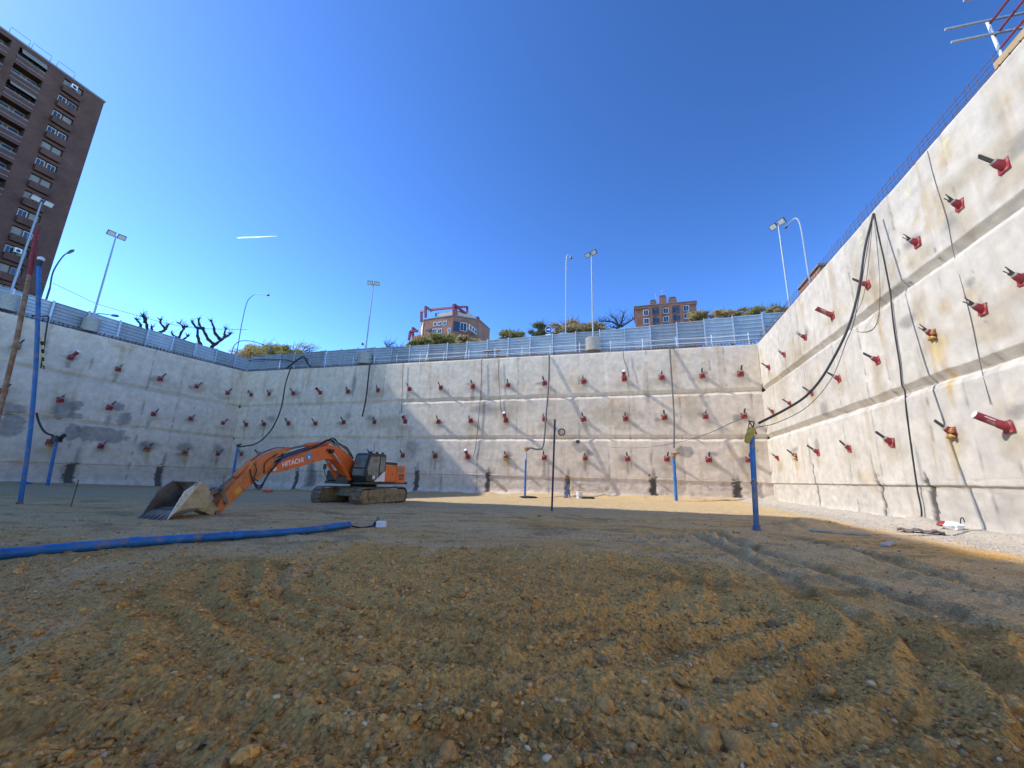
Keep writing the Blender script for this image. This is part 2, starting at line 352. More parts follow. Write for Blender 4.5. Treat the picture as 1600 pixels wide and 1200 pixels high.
def make_wall(name, label, org, ud, nd, L, ztop, zbot, du, joints, stains, tint, seed, blotch, toptint=1.0):
    """org + u*ud is the foot line; nd points into the pit"""
    ud = np.array(ud, float); nd = np.array(nd, float); org = np.array(org, float)
    us = np.arange(0, L + du, du); us[-1] = L
    zs = np.concatenate([np.arange(-2.2, .6, .1), np.arange(.6, 1.6, .12), np.arange(1.6, 2.15, .03), np.arange(2.15, 5.9, .13), np.arange(5.9, 6.95, .035), np.arange(6.95, 10.9, .13), np.arange(10.9, 11.95, .035), np.arange(11.95, 16.3, .13), [16.3, 16.4]])
    nu, nv = len(us), len(zs)
    U, Z = np.meshgrid(us, zs, indexing='ij'); U = U.ravel(); Z = Z.ravel()
    zt = ztop(U); Z = np.where(Z > 16.0, 16.0 + (Z - 16.0) / .4 * (zt - 16.0), Z)
    wob = .05 * perlin(U * .5, U * 0 + 3.3, seed) + .03 * perlin(U * 2.2, U * 0 + 7, seed + 1)
    p = tier_profile(Z, wob)
    tier = (Z < 11.2).astype(int) + (Z < 6.2).astype(int)
    pan = np.zeros(len(U), int); jd = np.full(len(U), 9.0)
    for k, j in enumerate(joints):
        jj = j + .09 * perlin(Z * .6, Z * 0 + k, seed + 3) + .03 * perlin(Z * 2.6, Z * 0 + k, seed + 13) + .12 * (hf(tier * 0 + k, tier, seed + 17) - .5); pan += (U > jj).astype(int); jd = np.minimum(jd, np.abs(U - jj))
    pid = pan * 3 + tier
    hp = hf(pid, pid * 0 + seed, 5); hp2 = hf(pid, pid * 0 + seed, 8)
    p = p + (hp - .5) * .05 + .022 * fbm(U * .5, Z * .5, seed + 20, 4) + .014 * fbm(U * 2.4, Z * 3.2, seed + 30, 3) + .02 * np.exp(-((jd - .12) / .1) ** 2) * perlin(U * .5, Z * 1.1, seed + 33)
    # board marks and rough base
    p = p - .012 * np.clip(1 - np.abs(((Z + .2 * hp) % 1.45) - .7) / .04, 0, 1)
    base = sstep(2.0, 1.8, Z); p = p + base * .05 * fbm(U * 2.2, Z * 2.6, seed + 41, 4)
    led = np.exp(-((Z - 11.3) / .3) ** 2) + np.exp(-((Z - 6.3) / .3) ** 2); p = p + led * .022 * fbm(U * 2.0, Z * 3, seed + 44, 3)
    p = p - .015 * np.exp(-(jd / .05) ** 2)
    pits = perlin(U * 2.8, Z * 2.2, seed + 50); p = p - .03 * sstep(.62, .8, pits)
    # colour of the concrete itself: patches, drips, grout, damp
    c = np.ones((len(U), 3)) * np.array(tint)
    v = 1 + .14 * (hp2 - .5) + .15 * fbm(U * .33, Z * .4, seed + 60, 5, .65) + .10 * fbm(U * 1.7, Z * 1.3, seed + 70, 4, .6)
    c *= v[:, None]
    streak = np.clip(fbm(U * 1.3, Z * .09, seed + 80, 4, .65) - .08, 0, 1) * 1.6 * (.5 + .5 * sstep(-.3, .4, perlin(U * .2, Z * .25, seed + 83)))
    c = c * (1 - np.clip(streak, 0, .6)[:, None] * np.array([.24, .34, .48]))
    ochre = sstep(.12, .5, fbm(U * .22, Z * .35, seed + 90, 4)) * sstep(-.3, .3, fbm(U * 1.5, Z * .8, seed + 91, 3))
    c = c * (1 - ochre[:, None] * np.array([.06, .17, .34]) * blotch)
    dk = sstep(.2, .55, fbm(U * .35 + 9, Z * .3, seed + 95, 5, .6)); c = c * (1 - .16 * dk[:, None])
    c = c * (1 - .13 * base * (.4 + .6 * sstep(-.2, .5, fbm(U * .9, Z * 1.4, seed + 99, 4))))[:, None]
    c = c * (1 - .45 * np.exp(-(jd / .03) ** 2) * sstep(-.35, .1, perlin(U * .1 + pan * 3.1, Z * .45, seed + 97)))[:, None]
    c = c * (1 + .15 * sstep(.5, -.2, Z + .4 * perlin(U, U * 0, seed + 4)))[:, None]
    pk = np.array([.50, .46, .38])
    for (su, sz, ru, rz, kind) in stains:
        n = .55 * fbm(U * (1.6 / max(ru, .25)) * .6, Z * (1.6 / max(rz, .25)) * .6, seed + int(abs(su) * 7 + sz * 31) % 900, 4, .6)
        d = np.sqrt(((U - su) / ru) ** 2 + ((Z - sz) / rz) ** 2) + n
        if kind == 'tan': m = sstep(1.1, .2, d) * .5; tc = np.array([.36, .28, .17])
        elif kind == 'rust': m = sstep(1.1, .3, d) * .5; tc = np.array([.42, .27, .12])
        elif kind == 'yellow': m = sstep(1.1, .2, d) * .5; tc = np.array([.52, .38, .13])
        elif kind == 'grey': w = (np.abs((U - su) / ru) ** 3 + np.abs((Z - sz) / rz) ** 3) ** .333; w = w + .45 * fbm(U * 1.3, Z * 1.5, seed + 9, 5, .6) + .2 * n; m = sstep(1.02, .86, w) * (.62 + .25 * fbm(U * 3, Z * 3, seed + 12, 3)); tc = np.array([.17, .16, .15])
        elif kind == 'damp': m = sstep(1.1, .3, d) * .6; tc = np.array([.17, .16, .145])
        elif kind == 'slot':
            w = np.maximum(np.abs(U - su + .12 * perlin(Z * 2, Z * 0, seed + 5)) / ru, np.abs(Z - sz) / rz) + .35 * perlin(U * 5, Z * 4, seed + 7); m = sstep(1.05, .8, w) * .9; tc = np.array([.055, .05, .045]); p = p - .10 * m
        elif kind == 'drip':
            t = (sz - Z) / rz; w = np.abs(U - su + .05 * perlin(Z * 2, Z * 0, seed + 6)) / (ru * (.6 + .5 * np.clip(t, 0, 1)) + 1e-6); m = sstep(1.1, .6, w + .3 * perlin(U * 5, Z * 3, seed + 8)) * (t > 0) * sstep(1.05, .9, t) * .55; tc = np.array([.17, .155, .13])
        elif kind == 'chalk': m = sstep(1.0, .7, np.abs(d - .8) * 4) * .6; tc = np.array([.62, .6, .3])
        c = c * (1 - m[:, None]) + tc * m[:, None]
    # groove soffits are rougher, a touch greyer
    P = org + U[:, None] * ud + p[:, None] * nd; P[:, 2] = Z
    # wall crest, going back
    Pg = P.reshape(nu, nv, 3); Cg = c.reshape(nu, nv, 3); top = Pg[:, -1, :]; bk = top - nd * (.85 + p.reshape(nu, nv)[:, -1])[:, None]
    bk2 = bk.copy(); bk2[:, 2] = -2.2
    Pg = np.concatenate([Pg, (top + np.array([0, 0, .02]))[:, None, :] - nd * .03, bk[:, None, :], bk2[:, None, :]], 1)
    Cg = np.concatenate([Cg, Cg[:, -1:, :], Cg[:, -1:, :], Cg[:, -1:, :]], 1); nv += 3
    me = grid_mesh(name, Pg.reshape(-1, 3), nu, nv, M['concrete'], np.clip(Cg.reshape(-1, 3), .02, .75))
    o = link(name, me); tag(o, label, 'wall')
    return o

def wall_stains(lists, ax, val, uf, rng, darkrows=()):
    out = []
    for row in lists:
        for a in row:
            q = onp(a[0], a[1], ax, val); u = uf(q); k = a[2] if len(a) > 2 else 'r'
            out.append((u + rng.uniform(-.2, .2), q[2] - rng.uniform(.2, .9), rng.uniform(.7, 1.7), rng.uniform(.5, 1.1), 'tan'))
            if rng.random() < .22: out.append((u, q[2] - .3, rng.uniform(.14, .3), rng.uniform(.8, 2.0), 'drip'))
            if rng.random() < .45: out.append((u + rng.uniform(-.8, .8), q[2] + rng.uniform(-.4, .6), rng.uniform(.4, 1.0), rng.uniform(.25, .6), 'damp'))
            if k == 'y':
                out.append((u + .1, q[2] - .8, .3, 1.1, 'yellow')); out.append((u + .35, q[2] - .6, .18, 2.2, 'rust'))
    return out
uF = lambda q: q[0] - XL
uR = lambda q: q[1] + 14.0
uL = lambda q: q[1] + 6.0
rs = random.Random(3)
fj = [uF(onp(x, 600, 1, YF)) for x in (395, 470, 507, 553, 600, 629, 655, 700, 752, 779, 810, 858, 905, 948, 982, 1012, 1060, 1112, 1135, 1172)]
st = wall_stains([FAR1, FAR2, FAR3], 1, YF, uF, rs)
def addF(px, py, ru, rz, k): q = onp(px, py, 1, YF); st.append((uF(q), q[2], ru, rz, k))
for px, ptop, w in ((367, 735, .3), (465, 735, .35), (652, 733, .38), (763, 738, .3), (887, 745, .3), (1020, 745, .36), (1151, 752, .42)):
    q = onp(px, ptop, 1, YF); st.append((uF(q), q[2] / 2 - .5, w, q[2] / 2 + .6, 'slot'))
    st.append((uF(q) + .1, q[2] + .3, .2, .7, 'damp'))
for px, py, ru, rz in ((490, 735, .95, 2.2), (1070, 706, .9, .6)): addF(px, py, ru, rz, 'grey' if px > 900 else 'drip')
q = onp(487, 724, 1, YF); st.append((uF(q), q[2], 1.0, 3.4, 'drip')); st.append((uF(q) + .4, q[2], .8, 3.2, 'drip'))
for px, py, ru, rz in ((645, 700, 1.6, 1.4), (553, 600, .5, 2.2), (530, 720, 2, 1), (425, 655, 1.2, .8), (760, 640, 2.5, .9), (545, 650, .8, .8)): addF(px, py, ru, rz, 'damp')
for px, py, ru, rz in ((800, 640, 3.5, 1.6), (950, 645, 4.5, 1.5), (780, 590, .8, 1.8), (1010, 600, .5, 3), (1080, 640, 1.5, 2.2), (600, 660, 4, 1.2), (1180, 700, 1.5, 2)): addF(px, py, ru, rz, 'tan')
for px, py in ((660, 574), (915, 559), (1036, 550), (826, 565)): addF(px, py, .3, .3, 'chalk')
make_wall('retaining_wall', 'long far grey concrete wall of the pit, half in slanting shadow, facing the camera', (XL, YF, 0), (1, 0, 0), (0, -1, 0), XR - XL, lambda u: 17.15 - .65 * (u / 72.65), -2.2, .15, fj, st, (.68, .56, .425), 100, .8)
st = wall_stains([RT1, RT2, RT3], 0, XR, uR, rs)
def addR(px, py, ru, rz, k): q = onp(px, py, 0, XR); st.append((uR(q), q[2], ru, rz, k))
for px, py, ru, rz in ((1300, 440, .5, 2.5), (1245, 560, 2.2, 1.6), (1365, 430, .5, 3.2), (1340, 430, .7, 2.4), (1225, 600, 2, 2), (1375, 600, .7, 2.2), (1560, 520, 1.6, .5), (1540, 250, 2.0, .8), (1360, 660, .3, 2.5), (1480, 300, 1.2, .8), (1440, 480, .8, .9), (1270, 610, 1.5, 2.2)): addR(px, py, ru, rz, 'tan')
for px, py, ru, rz in ((1480, 570, .28, 2.2), (1375, 500, .25, 2.5), (1490, 610, .16, 1.0)): addR(px, py, ru, rz, 'rust')
for px, py in ((1478, 535), (1468, 548), (1490, 600)): addR(px, py, .3, .6, 'yellow')
for px, py, ru, rz in ((1520, 440, .35, .25), (1420, 500, .8, .5), (1290, 640, .8, .8), ) : addR(px, py, ru, rz, 'damp')
for px, p0, p1, w in ((1375, 745, 815, .14), (1452, 742, 822, .2), (1272, 720, 795, .12)):
    a = onp(px, p0, 0, XR); st.append((uR(a), a[2] / 2 - .3, w, a[2] / 2 + .3, 'slot')); st.append((uR(a) + .25, a[2] + .6, .16, 1.2, 'damp'))
for px, py in ((1481, 226), (1418, 297), (1345, 372), (1292, 427), (1252, 470)): addR(px, py, .22, .3, 'chalk')
rj = [uR(onp(x, y, 0, XR)) for x, y in ((1225, 600), (1260, 600), (1305, 560), (1350, 560), (1385, 560), (1440, 560), (1500, 560), (1560, 560))]
make_wall('retaining_wall', 'sunlit right hand concrete wall of the pit, nearest to the camera', (XR, -14.0, 0), (0, 1, 0), (-1, 0, 0), YF + 14.0, lambda u: 16.5 + u * 0, -2.2, .13, rj, st, (.52, .465, .385), 300, 1.0)  # same concrete, base colour darkened to offset the full sun
st = wall_stains([LF1, LF2, LF3], 0, XL, uL, rs)
def addL(px, py, ru, rz, k): q = onp(px, py, 0, XL); st.append((uL(q), q[2], ru, rz, k))
for px, py, ru, rz in ((100, 641, .95, 1.0), (118, 634, .55, .6), (118, 650, .7, .35), (183, 636, .7, .55), (194, 655, .75, .75), (159, 679, 2.5, .9), (112, 675, .75, .9), (17, 664, .9, 1.2), (22, 638, .9, .5)): addL(px, py, ru, rz, 'grey')
for px, py, ru, rz in ((168, 657, .35, .9), (231, 663, .3, .8)): addL(px, py, ru, rz, 'damp')
for px, py, ru, rz in ((230, 697, 1.6, .8), (288, 699, 1.6, .9), (340, 702, 1, .9)): addL(px, py, ru, rz, 'damp')
for px, pt, w in ((112, 725, .5), (250, 730, .45)):
    a = onp(px, pt, 0, XL); st.append((uL(a), a[2] / 2 - .4, w, a[2] / 2 + .6, 'slot')); st.append((uL(a) + .2, a[2] + .8, .3, 1.3, 'damp'))
lj = [uL(onp(x, 640, 0, XL)) for x in (40, 122, 150, 222, 275, 330)]
make_wall('retaining_wall', 'shaded left hand concrete wall of the pit with dark grey mortar patches', (XL, -6.0, 0), (0, 1, 0), (1, 0, 0), YF + 6.0, lambda u: 16.1 + 1.05 * np.clip((u - 20) / 33.05, -.2, 1), -2.2, .2, lj, st, (.68, .56, .425), 500, .8)

# ------------------------------------------------------------------ pit floor
def axis_lines(lo, hi, fine_lo, fine_hi, s0, k, smax=1.0):
    a = list(np.arange(fine_lo, fine_hi, s0)); x = fine_hi; c = (fine_lo + fine_hi) / 2
    while x < hi: a.append(x); x += min(max(s0, k * (x - c)), smax)
    a.append(hi); b = []; x = fine_lo
    while x > lo:
        x -= min(max(s0, k * (c - x)), smax); b.append(max(x, lo))
    return np.array(b[::-1] + a)
def ground_height(X, Y, detail=True):
    z = fz(X, Y)
    till = sstep(-7.2, -5.2, X + .6 * perlin(Y * .5, X * .3, 1) + .25 * (Y - 4)) * sstep(10.2, 8.8, Y + .5 * perlin(X * .6, Y * .3, 2) - .1 * X) * sstep(2.6, .9, X - sstep(7.5, 5.5, Y) * 9.0 + .3 * perlin(Y, X, 3))
    near = sstep(26, 12, np.hypot(X, Y))
    z = z + .09 * till * (.6 + .4 * fbm(X * .35, Y * .35, 4, 3))
    z = z + (.05 + .05 * near) * fbm(X * .25, Y * .3, 5, 3) + .035 * fbm(X * .9, Y * .9, 8, 3)
    # arcs left by turning tracks
    wx = X + .25 * perlin(X * .7, Y * .7, 60); wy = Y + .25 * perlin(X * .7, Y * .7, 61)
    rad = np.hypot(wx + 3.0, wy - 8.2); ph = rad / .52 + .35 * perlin(X * .5, Y * .5, 62)
    saw = (ph % 1.0); ridge = np.where(saw < .68, (saw / .68) ** 1.3, ((1 - saw) / .32)) - .5
    rm = till * sstep(2.2, 3.6, rad) * (.6 + .4 * sstep(-.2, .35, perlin(X * .45, Y * .45, 63))) + .0
    rm = np.maximum(rm, .9 * sstep(1.0, 2.0, X) * sstep(7.2, 6.3, Y) * sstep(4.6, 3.6, X))
    z = z + .13 * rm * ridge
    # ruts
    moist_shade = np.zeros_like(X)
    def rut(pts, w, d, lip, mo=.8):
        nonlocal z
        P = np.array(spline([(a, b, 0) for a, b in pts], 8))[:, :2]; best = np.full(X.shape, 9.0)
        sel = (X > P[:, 0].min() - 2) & (X < P[:, 0].max() + 2) & (Y > P[:, 1].min() - 2) & (Y < P[:, 1].max() + 2)
        xs, ys = X[sel], Y[sel]; b = np.full(xs.shape, 9.0)
        for i in range(len(P) - 1):
            e = P[i + 1] - P[i]; l2 = np.dot(e, e) + 1e-9; t = np.clip(((xs - P[i, 0]) * e[0] + (ys - P[i, 1]) * e[1]) / l2, 0, 1)
            b = np.minimum(b, np.hypot(xs - P[i, 0] - t * e[0], ys - P[i, 1] - t * e[1]))
        b = b + .10 * perlin(xs * 1.5, ys * 1.5, 70) + .05 * perlin(xs * 5, ys * 5, 71)
        dz = -d * sstep(w, w * .45, b) + lip * np.exp(-((b - w * 1.35) / (w * .4)) ** 2) * (.6 + .6 * perlin(xs * 2, ys * 2, 72))
        z[sel] = z[sel] + dz; moist_shade[sel] = np.maximum(moist_shade[sel], mo * sstep(w * 1.15, w * .6, b) * (.7 + .5 * perlin(xs * .8, ys * .8, 77)))
    rut([(1.7, 15.5), (2.2, 12.5), (2.45, 10.5), (2.5, 9.0), (2.45, 7.6), (2.7, 6.6), (3.0, 5.6), (2.9, 4.6), (2.6, 3.9)], .26, .09, .07)
    rut([(2.4, 16.5), (3.0, 12.7), (3.6, 10.5), (3.75, 8.8), (4.0, 7.7), (4.4, 6.7), (5.0, 5.6)], .32, .10, .09)
    rut([(5.0, 17), (5.6, 13.5), (5.7, 11.0), (5.9, 9.4), (6.4, 8.2)], .38, .08, .07)
    rut([(-.4, 13.5), (.3, 11.4), (.85, 9.5), (1.15, 7.6)], .3, .035, .03, .25)
    rut([(-3.0, 15.5), (-1.5, 14.0), (.6, 14.6), (3.0, 15.5)], .4, .05, .06)
    rut([(-14, 14.5), (-9, 15.5), (-4, 18), (2, 21)], .4, .05, .05)
    def lane(pts, w, pitch, seed):
        nonlocal z
        P = np.array(spline([(a, b, 0) for a, b in pts], 8))[:, :2]; sel = (X > P[:, 0].min() - 1) & (X < P[:, 0].max() + 1) & (Y > P[:, 1].min() - 1) & (Y < P[:, 1].max() + 1)
        xs, ys = X[sel], Y[sel]; b = np.full(xs.shape, 9.0); arc = np.zeros(xs.shape); side = np.zeros(xs.shape); acc = 0
        for i in range(len(P) - 1):
            e = P[i + 1] - P[i]; l = math.hypot(*e) + 1e-9; t = np.clip(((xs - P[i, 0]) * e[0] + (ys - P[i, 1]) * e[1]) / l / l, 0, 1); dx = xs - P[i, 0] - t * e[0]; dy = ys - P[i, 1] - t * e[1]; d = np.hypot(dx, dy)
            q = d < b; b = np.where(q, d, b); arc = np.where(q, acc + t * l, arc); side = np.where(q, np.sign(e[0] * dy - e[1] * dx) * d, side); acc += l
        inn = sstep(w, w * .8, b) * (.55 + .45 * sstep(-.3, .2, perlin(xs * .7, ys * .7, seed)))
        z[sel] = z[sel] + inn * (-.025 + .022 * np.sin((arc + .5 * np.abs(side)) * 6.2832 / pitch)) + .03 * np.exp(-((b - w * 1.15) / .09) ** 2) * (.6 + .5 * perlin(xs * 2, ys * 2, seed + 1))
    lane([(.1, 15.5), (.5, 12.8), (.95, 10.6), (1.3, 8.6)], .28, .16, 301); lane([(1.4, 17), (1.0, 14), (.2, 11.4), (-.5, 9.6)], .28, .16, 303)
    lane([(-12, 13.2), (-8, 14.4), (-4, 16.2), (0, 19)], .32, .2, 305); lane([(-7.5, 10.8), (-5, 12.2), (-2, 13.2), (2, 14.2), (6, 14.0)], .32, .2, 307)
    lane([(5.2, 15.5), (5.9, 12.0), (6.6, 9.5), (7.6, 7.5)], .3, .18, 309); lane([(7.5, 17.5), (7.6, 13.5), (7.9, 10.5), (8.6, 8.5)], .3, .18, 311); lane([(3.2, 16), (4.3, 12), (4.9, 9.6), (5.6, 7.6), (6.6, 6.2)], .3, .18, 313)
    # broken edge of the loosened soil
    z = z + .16 * np.exp(-((X + 1.7) / 2.6) ** 2) * sstep(10.0, 9.3, Y + .25 * perlin(X * 1.3, Y, 73)) * sstep(8.0, 9.2, Y)
    z = z + .12 * np.exp(-((X + 3.4) / .5) ** 2 - ((Y - 9.6) / .35) ** 2) * -1
    # heap by the pipe, rubble fringe along the walls
    z = z + .38 * np.exp(-((X - 6.6) / 1.5) ** 2 - ((Y - 20.3 - .35 * (X - 6.6)) / .8) ** 2) * (1 + .6 * perlin(X * 1.6, Y * 1.6, 74))
    z = z + .22 * sstep(1.6, .2, XR - X) * (1 + .5 * perlin(X, Y * .7, 75)) + .35 * sstep(2.2, .2, YF - Y) * (1 + .5 * perlin(X * .5, Y, 76)) + .3 * sstep(2.0, .2, X - XL)
    z = z + .25 * np.exp(-((X - 12.2) / .8) ** 2 - ((Y - 24.4) / 1.0) ** 2)
    if detail:
        rough = .5 + .5 * till
        rough = np.maximum(rough, .75 * sstep(7.5, 5.5, Y) * sstep(6.5, 2.5, X))
        pres = sstep(-.25, .4, perlin(X * .6, Y * .6, 80))
        z = z + rough * (lumps(X, Y, .34, 81, .1, .42) * .22 * pres + lumps(X, Y, .16, 84, .12, .48) * .42 + lumps(X + 3, Y, .08, 88, .15, .5) * .75)
        z = z + rough * .03 * fbm(X * 7, Y * 7, 90, 4, .7) + .03 * fbm(X * 2.4, Y * 2.4, 95, 4, .6)
        z = z + near * (1 - .6 * till) * .006 * lumps(X, Y, .06, 99, .2, .5) / .03
        tp = sstep(.5, .2, np.abs((X - .4) - (12 - Y) * .12)) * sstep(6.5, 8, Y) * sstep(13, 11, Y); z = z + tp * .012 * np.sin(Y * 30 + 3 * np.sin(X * 9))
    return z, till, moist_shade
gx = axis_lines(XL - .2, XR + .6, -4.2, 4.2, .016, .0058)
gy = np.concatenate([np.arange(-38, -2, 2.0), np.arange(-2, 1.2, .2), np.arange(1.2, 2.2, .05)])
yy = 2.2; ly = []
while yy < YF + .3: ly.append(yy); yy += max(.012, .0052 * yy)
gy = np.concatenate([gy, ly, [YF + .3]])
GX, GY = np.meshgrid(gx, gy, indexing='ij'); X = GX.ravel(); Y = GY.ravel()
Zg, till, moist_shade = ground_height(X, Y)
c = np.ones((len(X), 3)) * np.array([.70, .387, .112])
wt = sstep(-.25, .35, fbm(X * .35, Y * .35, 200, 4)); c = c * (1 - wt[:, None] * np.array([.05, .09, .12]))
compact = 1 - np.clip(till + .6 * sstep(8, 5, Y), 0, 1)
grey = compact * sstep(-.35, .25, fbm(X * .18, Y * .4, 210, 4) + .25 * sstep(-3, -9, X) + .1)
c = c * (1 - grey[:, None]) + np.array([.70, .445, .195]) * grey[:, None]
str_ = sstep(.1, .45, fbm((X + .4 * Y) * .8, (Y - .8 * X) * .2, 220, 4)) * sstep(-1.5, -5, X) * sstep(2.0, 3.0, Y); c = c * (1 - .6 * str_[:, None]) + np.array([.76, .50, .24]) * .6 * str_[:, None]
orange = sstep(.25, .55, fbm(X * .8, Y * .9, 230, 4)); c = c * (1 - .3 * orange[:, None]) + np.array([.60, .31, .08]) * .3 * orange[:, None]
dkp = sstep(.05, .4, fbm(X * .45 + 20, Y * .9, 240, 5, .6)); c = c * (1 - .32 * dkp[:, None])
st2 = sstep(.05, .45, fbm((X + .5 * Y) * .35, (Y - .5 * X) * 1.5, 245, 4, .6)) * compact; c = c * (1 - .28 * st2[:, None])
clay = sstep(.25, .5, fbm(X * .55 + 40, Y * .8, 280, 4)) * compact * sstep(24, 18, Y); c = c * (1 - .5 * clay[:, None]) + np.array([.60, .39, .18]) * .5 * clay[:, None]
sand = sstep(20, 27, Y - .3 * X) ; c = c * (1 - .8 * sand[:, None]) + np.array([.5, .37, .2]) * .8 * sand[:, None]
mor = np.exp(-((X - (-10.3 + .2 * (Y - 5))) / .5) ** 2) * sstep(3.5, 4.5, Y) * sstep(13, 11, Y); c = c * (1 - .5 * mor[:, None]) + np.array([.42, .24, .1]) * .5 * mor[:, None]
wl = sstep(9.0, 10.6, X + .7 * perlin(X * .7, Y * .5, 250) + .3 * perlin(X * 3, Y * 3, 251)) * sstep(8, 12, Y); c = c * (1 - .85 * wl[:, None]) + np.array([.46, .415, .34]) * .85 * wl[:, None]
c = c * (1 - .36 * np.clip(moist_shade, 0, 1)[:, None] * np.array([.95, .98, 1.0]))  # ruts darkened: damp soil plus shade put into the colour
c = c * (1 + .18 * fbm(X * 5, Y * 5, 260, 3))[:, None]
spk = sstep(.62, .75, perlin(X * 14, Y * 14, 270)) * (.4 + .6 * till); c = c * (1 - .35 * spk[:, None]) + np.array([.48, .37, .22]) * .35 * spk[:, None]
P = np.stack([X, Y, Zg], 1)
o = link('ground', grid_mesh('ground', P, len(gx), len(gy), M['soil'], np.clip(c, .02, .9))); tag(o, 'churned brown soil floor of the excavation pit', 'ground', kind='structure')

# loose stones and clods
def icos(sub):
    import bmesh
    bm = bmesh.new(); bmesh.ops.create_icosphere(bm, subdivisions=sub, radius=1.0)
    v = np.array([q.co[:] for q in bm.verts]); f = np.array([[q.index for q in p.verts] for p in bm.faces]); bm.free(); return v, f
def scatter(name, label, mat_, xs, ys, sizes, cols, sub, rough, sink, seed, flat=False):
    v0, f0 = icos(sub); n = len(xs); rg = np.random.default_rng(seed); nvv = len(v0)
    zs = ground_height(xs, ys)[0]
    dirs = v0 / np.linalg.norm(v0, axis=1)[:, None]
    A = rg.normal(size=(n, 3, 3)); Q = np.linalg.qr(A)[0]
    sc = np.stack([rg.uniform(.75, 1.25, n), rg.uniform(.6, 1.0, n), rg.uniform(.45, .8, n)], 1)
    k = rg.normal(size=(n, 4, 3)) * 1.6; phs = rg.uniform(0, 6.28, (n, 4))
    dsp = 1 + rough * np.sin(np.einsum('vk,njk->nvj', dirs, k) + phs[:, None, :]).sum(2) / 4
    pts = v0[None] * dsp[:, :, None] * sc[:, None, :]
    yaw = rg.uniform(0, 6.28, n); Rz = np.zeros((n, 3, 3)); Rz[:, 0, 0] = np.cos(yaw); Rz[:, 0, 1] = -np.sin(yaw); Rz[:, 1, 0] = np.sin(yaw); Rz[:, 1, 1] = np.cos(yaw); Rz[:, 2, 2] = 1
    tilt = rg.uniform(-.5, .5, n); Rx = np.zeros((n, 3, 3)); Rx[:, 0, 0] = 1; Rx[:, 1, 1] = np.cos(tilt); Rx[:, 1, 2] = -np.sin(tilt); Rx[:, 2, 1] = np.sin(tilt); Rx[:, 2, 2] = np.cos(tilt)
    pts = np.einsum('nij,nvj->nvi', Rz @ Rx, pts) * sizes[:, None, None]
    pts[:, :, 0] += xs[:, None]; pts[:, :, 1] += ys[:, None]; pts[:, :, 2] += (zs + sizes * sink)[:, None]
    F = (f0[None] + (np.arange(n) * nvv)[:, None, None]).reshape(-1, 3).astype(np.int32)
    me = bpy.data.meshes.new(name); Pv = pts.reshape(-1, 3)
    me.vertices.add(len(Pv)); me.vertices.foreach_set('co', Pv.astype(np.float32).ravel())
    me.loops.add(len(F) * 3); me.polygons.add(len(F)); me.loops.foreach_set('vertex_index', F.ravel())
    me.polygons.foreach_set('loop_start', np.arange(0, len(F) * 3, 3, dtype=np.int32)); me.polygons.foreach_set('loop_total', np.full(len(F), 3, np.int32))
    me.update(calc_edges=True)
    if not flat: me.shade_smooth()
    at = me.color_attributes.new('Col', 'FLOAT_COLOR', 'POINT'); c4 = np.ones((len(Pv), 4), np.float32); c4[:, :3] = np.repeat(cols, nvv, 0); at.data.foreach_set('color', c4.ravel())
    me.materials.append(mat_); o = link(name, me); tag(o, label, 'stones' if 'peb' in name else 'soil', kind='stuff'); return o
def field(n, seed, rmin, rmax, power):
    """points thinning out with distance over the floor in front of the camera"""
    rg = np.random.default_rng(seed); r = rmin * (rmax / rmin) ** (rg.random(n) ** power); a = rg.uniform(R_(30), R_(172), n)
    x = r * np.cos(a); y = r * np.sin(a); ok = (y > 1.5) & (x < 12.5) & (x > -20) & (y < 40); return x[ok], y[ok], rg
x, y, rg = field(17000, 21, 2.2, 24, .75); dn = sstep(-.3, .4, fbm(x * .6, y * .6, 300, 3)); keep = rg.random(len(x)) < .25 + .75 * dn; x, y = x[keep], y[keep]
s = .004 + .022 * rg.random(len(x)) ** 3.6; s *= 1 + .04 * np.hypot(x, y)
cc = np.array([.66, .42, .18])[None] * rg.uniform(.55, 1.15, len(x))[:, None]; lt = rg.random(len(x)) < .2; cc[lt] = np.array([.78, .60, .36]) * rg.uniform(.75, 1.1, lt.sum())[:, None]
gr = rg.random(len(x)) < .15; cc[gr] = np.array([.55, .39, .2]) * rg.uniform(.7, 1.1, gr.sum())[:, None]
scatter('pebbles', 'rounded pale pebbles scattered through the brown soil', M['pebble'], x, y, s, cc, 1, .25, .25, 22)
for nm_, cnt, sd, s0, s1, pw, sub in (('soil_clods', 3600, 31, .016, .04, 3.4, 2), ('soil_crumbs', 60000, 33, .005, .024, 2.3, 1)):
    x, y, rg = field(cnt, sd, 2.3, 20, .8); tl = ground_height(x, y, False)[1]
    keep = rg.random(len(x)) < (.12 + .88 * np.maximum(tl, sstep(8, 5, y))) * (.35 + .65 * sstep(-.3, .35, fbm(x * .9, y * .9, sd + 400, 3))); x, y = x[keep], y[keep]
    s = s0 + s1 * rg.random(len(x)) ** pw; s *= 1 + .02 * np.hypot(x, y); cc = np.array([.72, .402, .125])[None] * rg.uniform(.6, 1.3, len(x))[:, None]; gk = rg.random(len(x)) < .25; cc[gk] = np.array([.66, .385, .16]) * rg.uniform(.6, 1.1, gk.sum())[:, None]
    scatter(nm_, 'lumpy brown clods of dug soil lying on the pit floor' if sub == 2 else 'fine brown crumbs of soil covering the pit floor', M['soil'], x, y, s, cc, sub, 1.7, .05, sd + 1, flat=True)
rg = np.random.default_rng(41); n = 3000; x = rg.uniform(9.6, 12.8, n); y = rg.uniform(9, 44, n); s = .012 + .03 * rg.random(n) ** 2
scatter('gravel', 'whitish gravel strewn along the foot of the right wall', M['pebble'], x, y, s, np.array([.46, .42, .36])[None] * rg.uniform(.6, 1.15, n)[:, None], 1, .5, .1, 42)

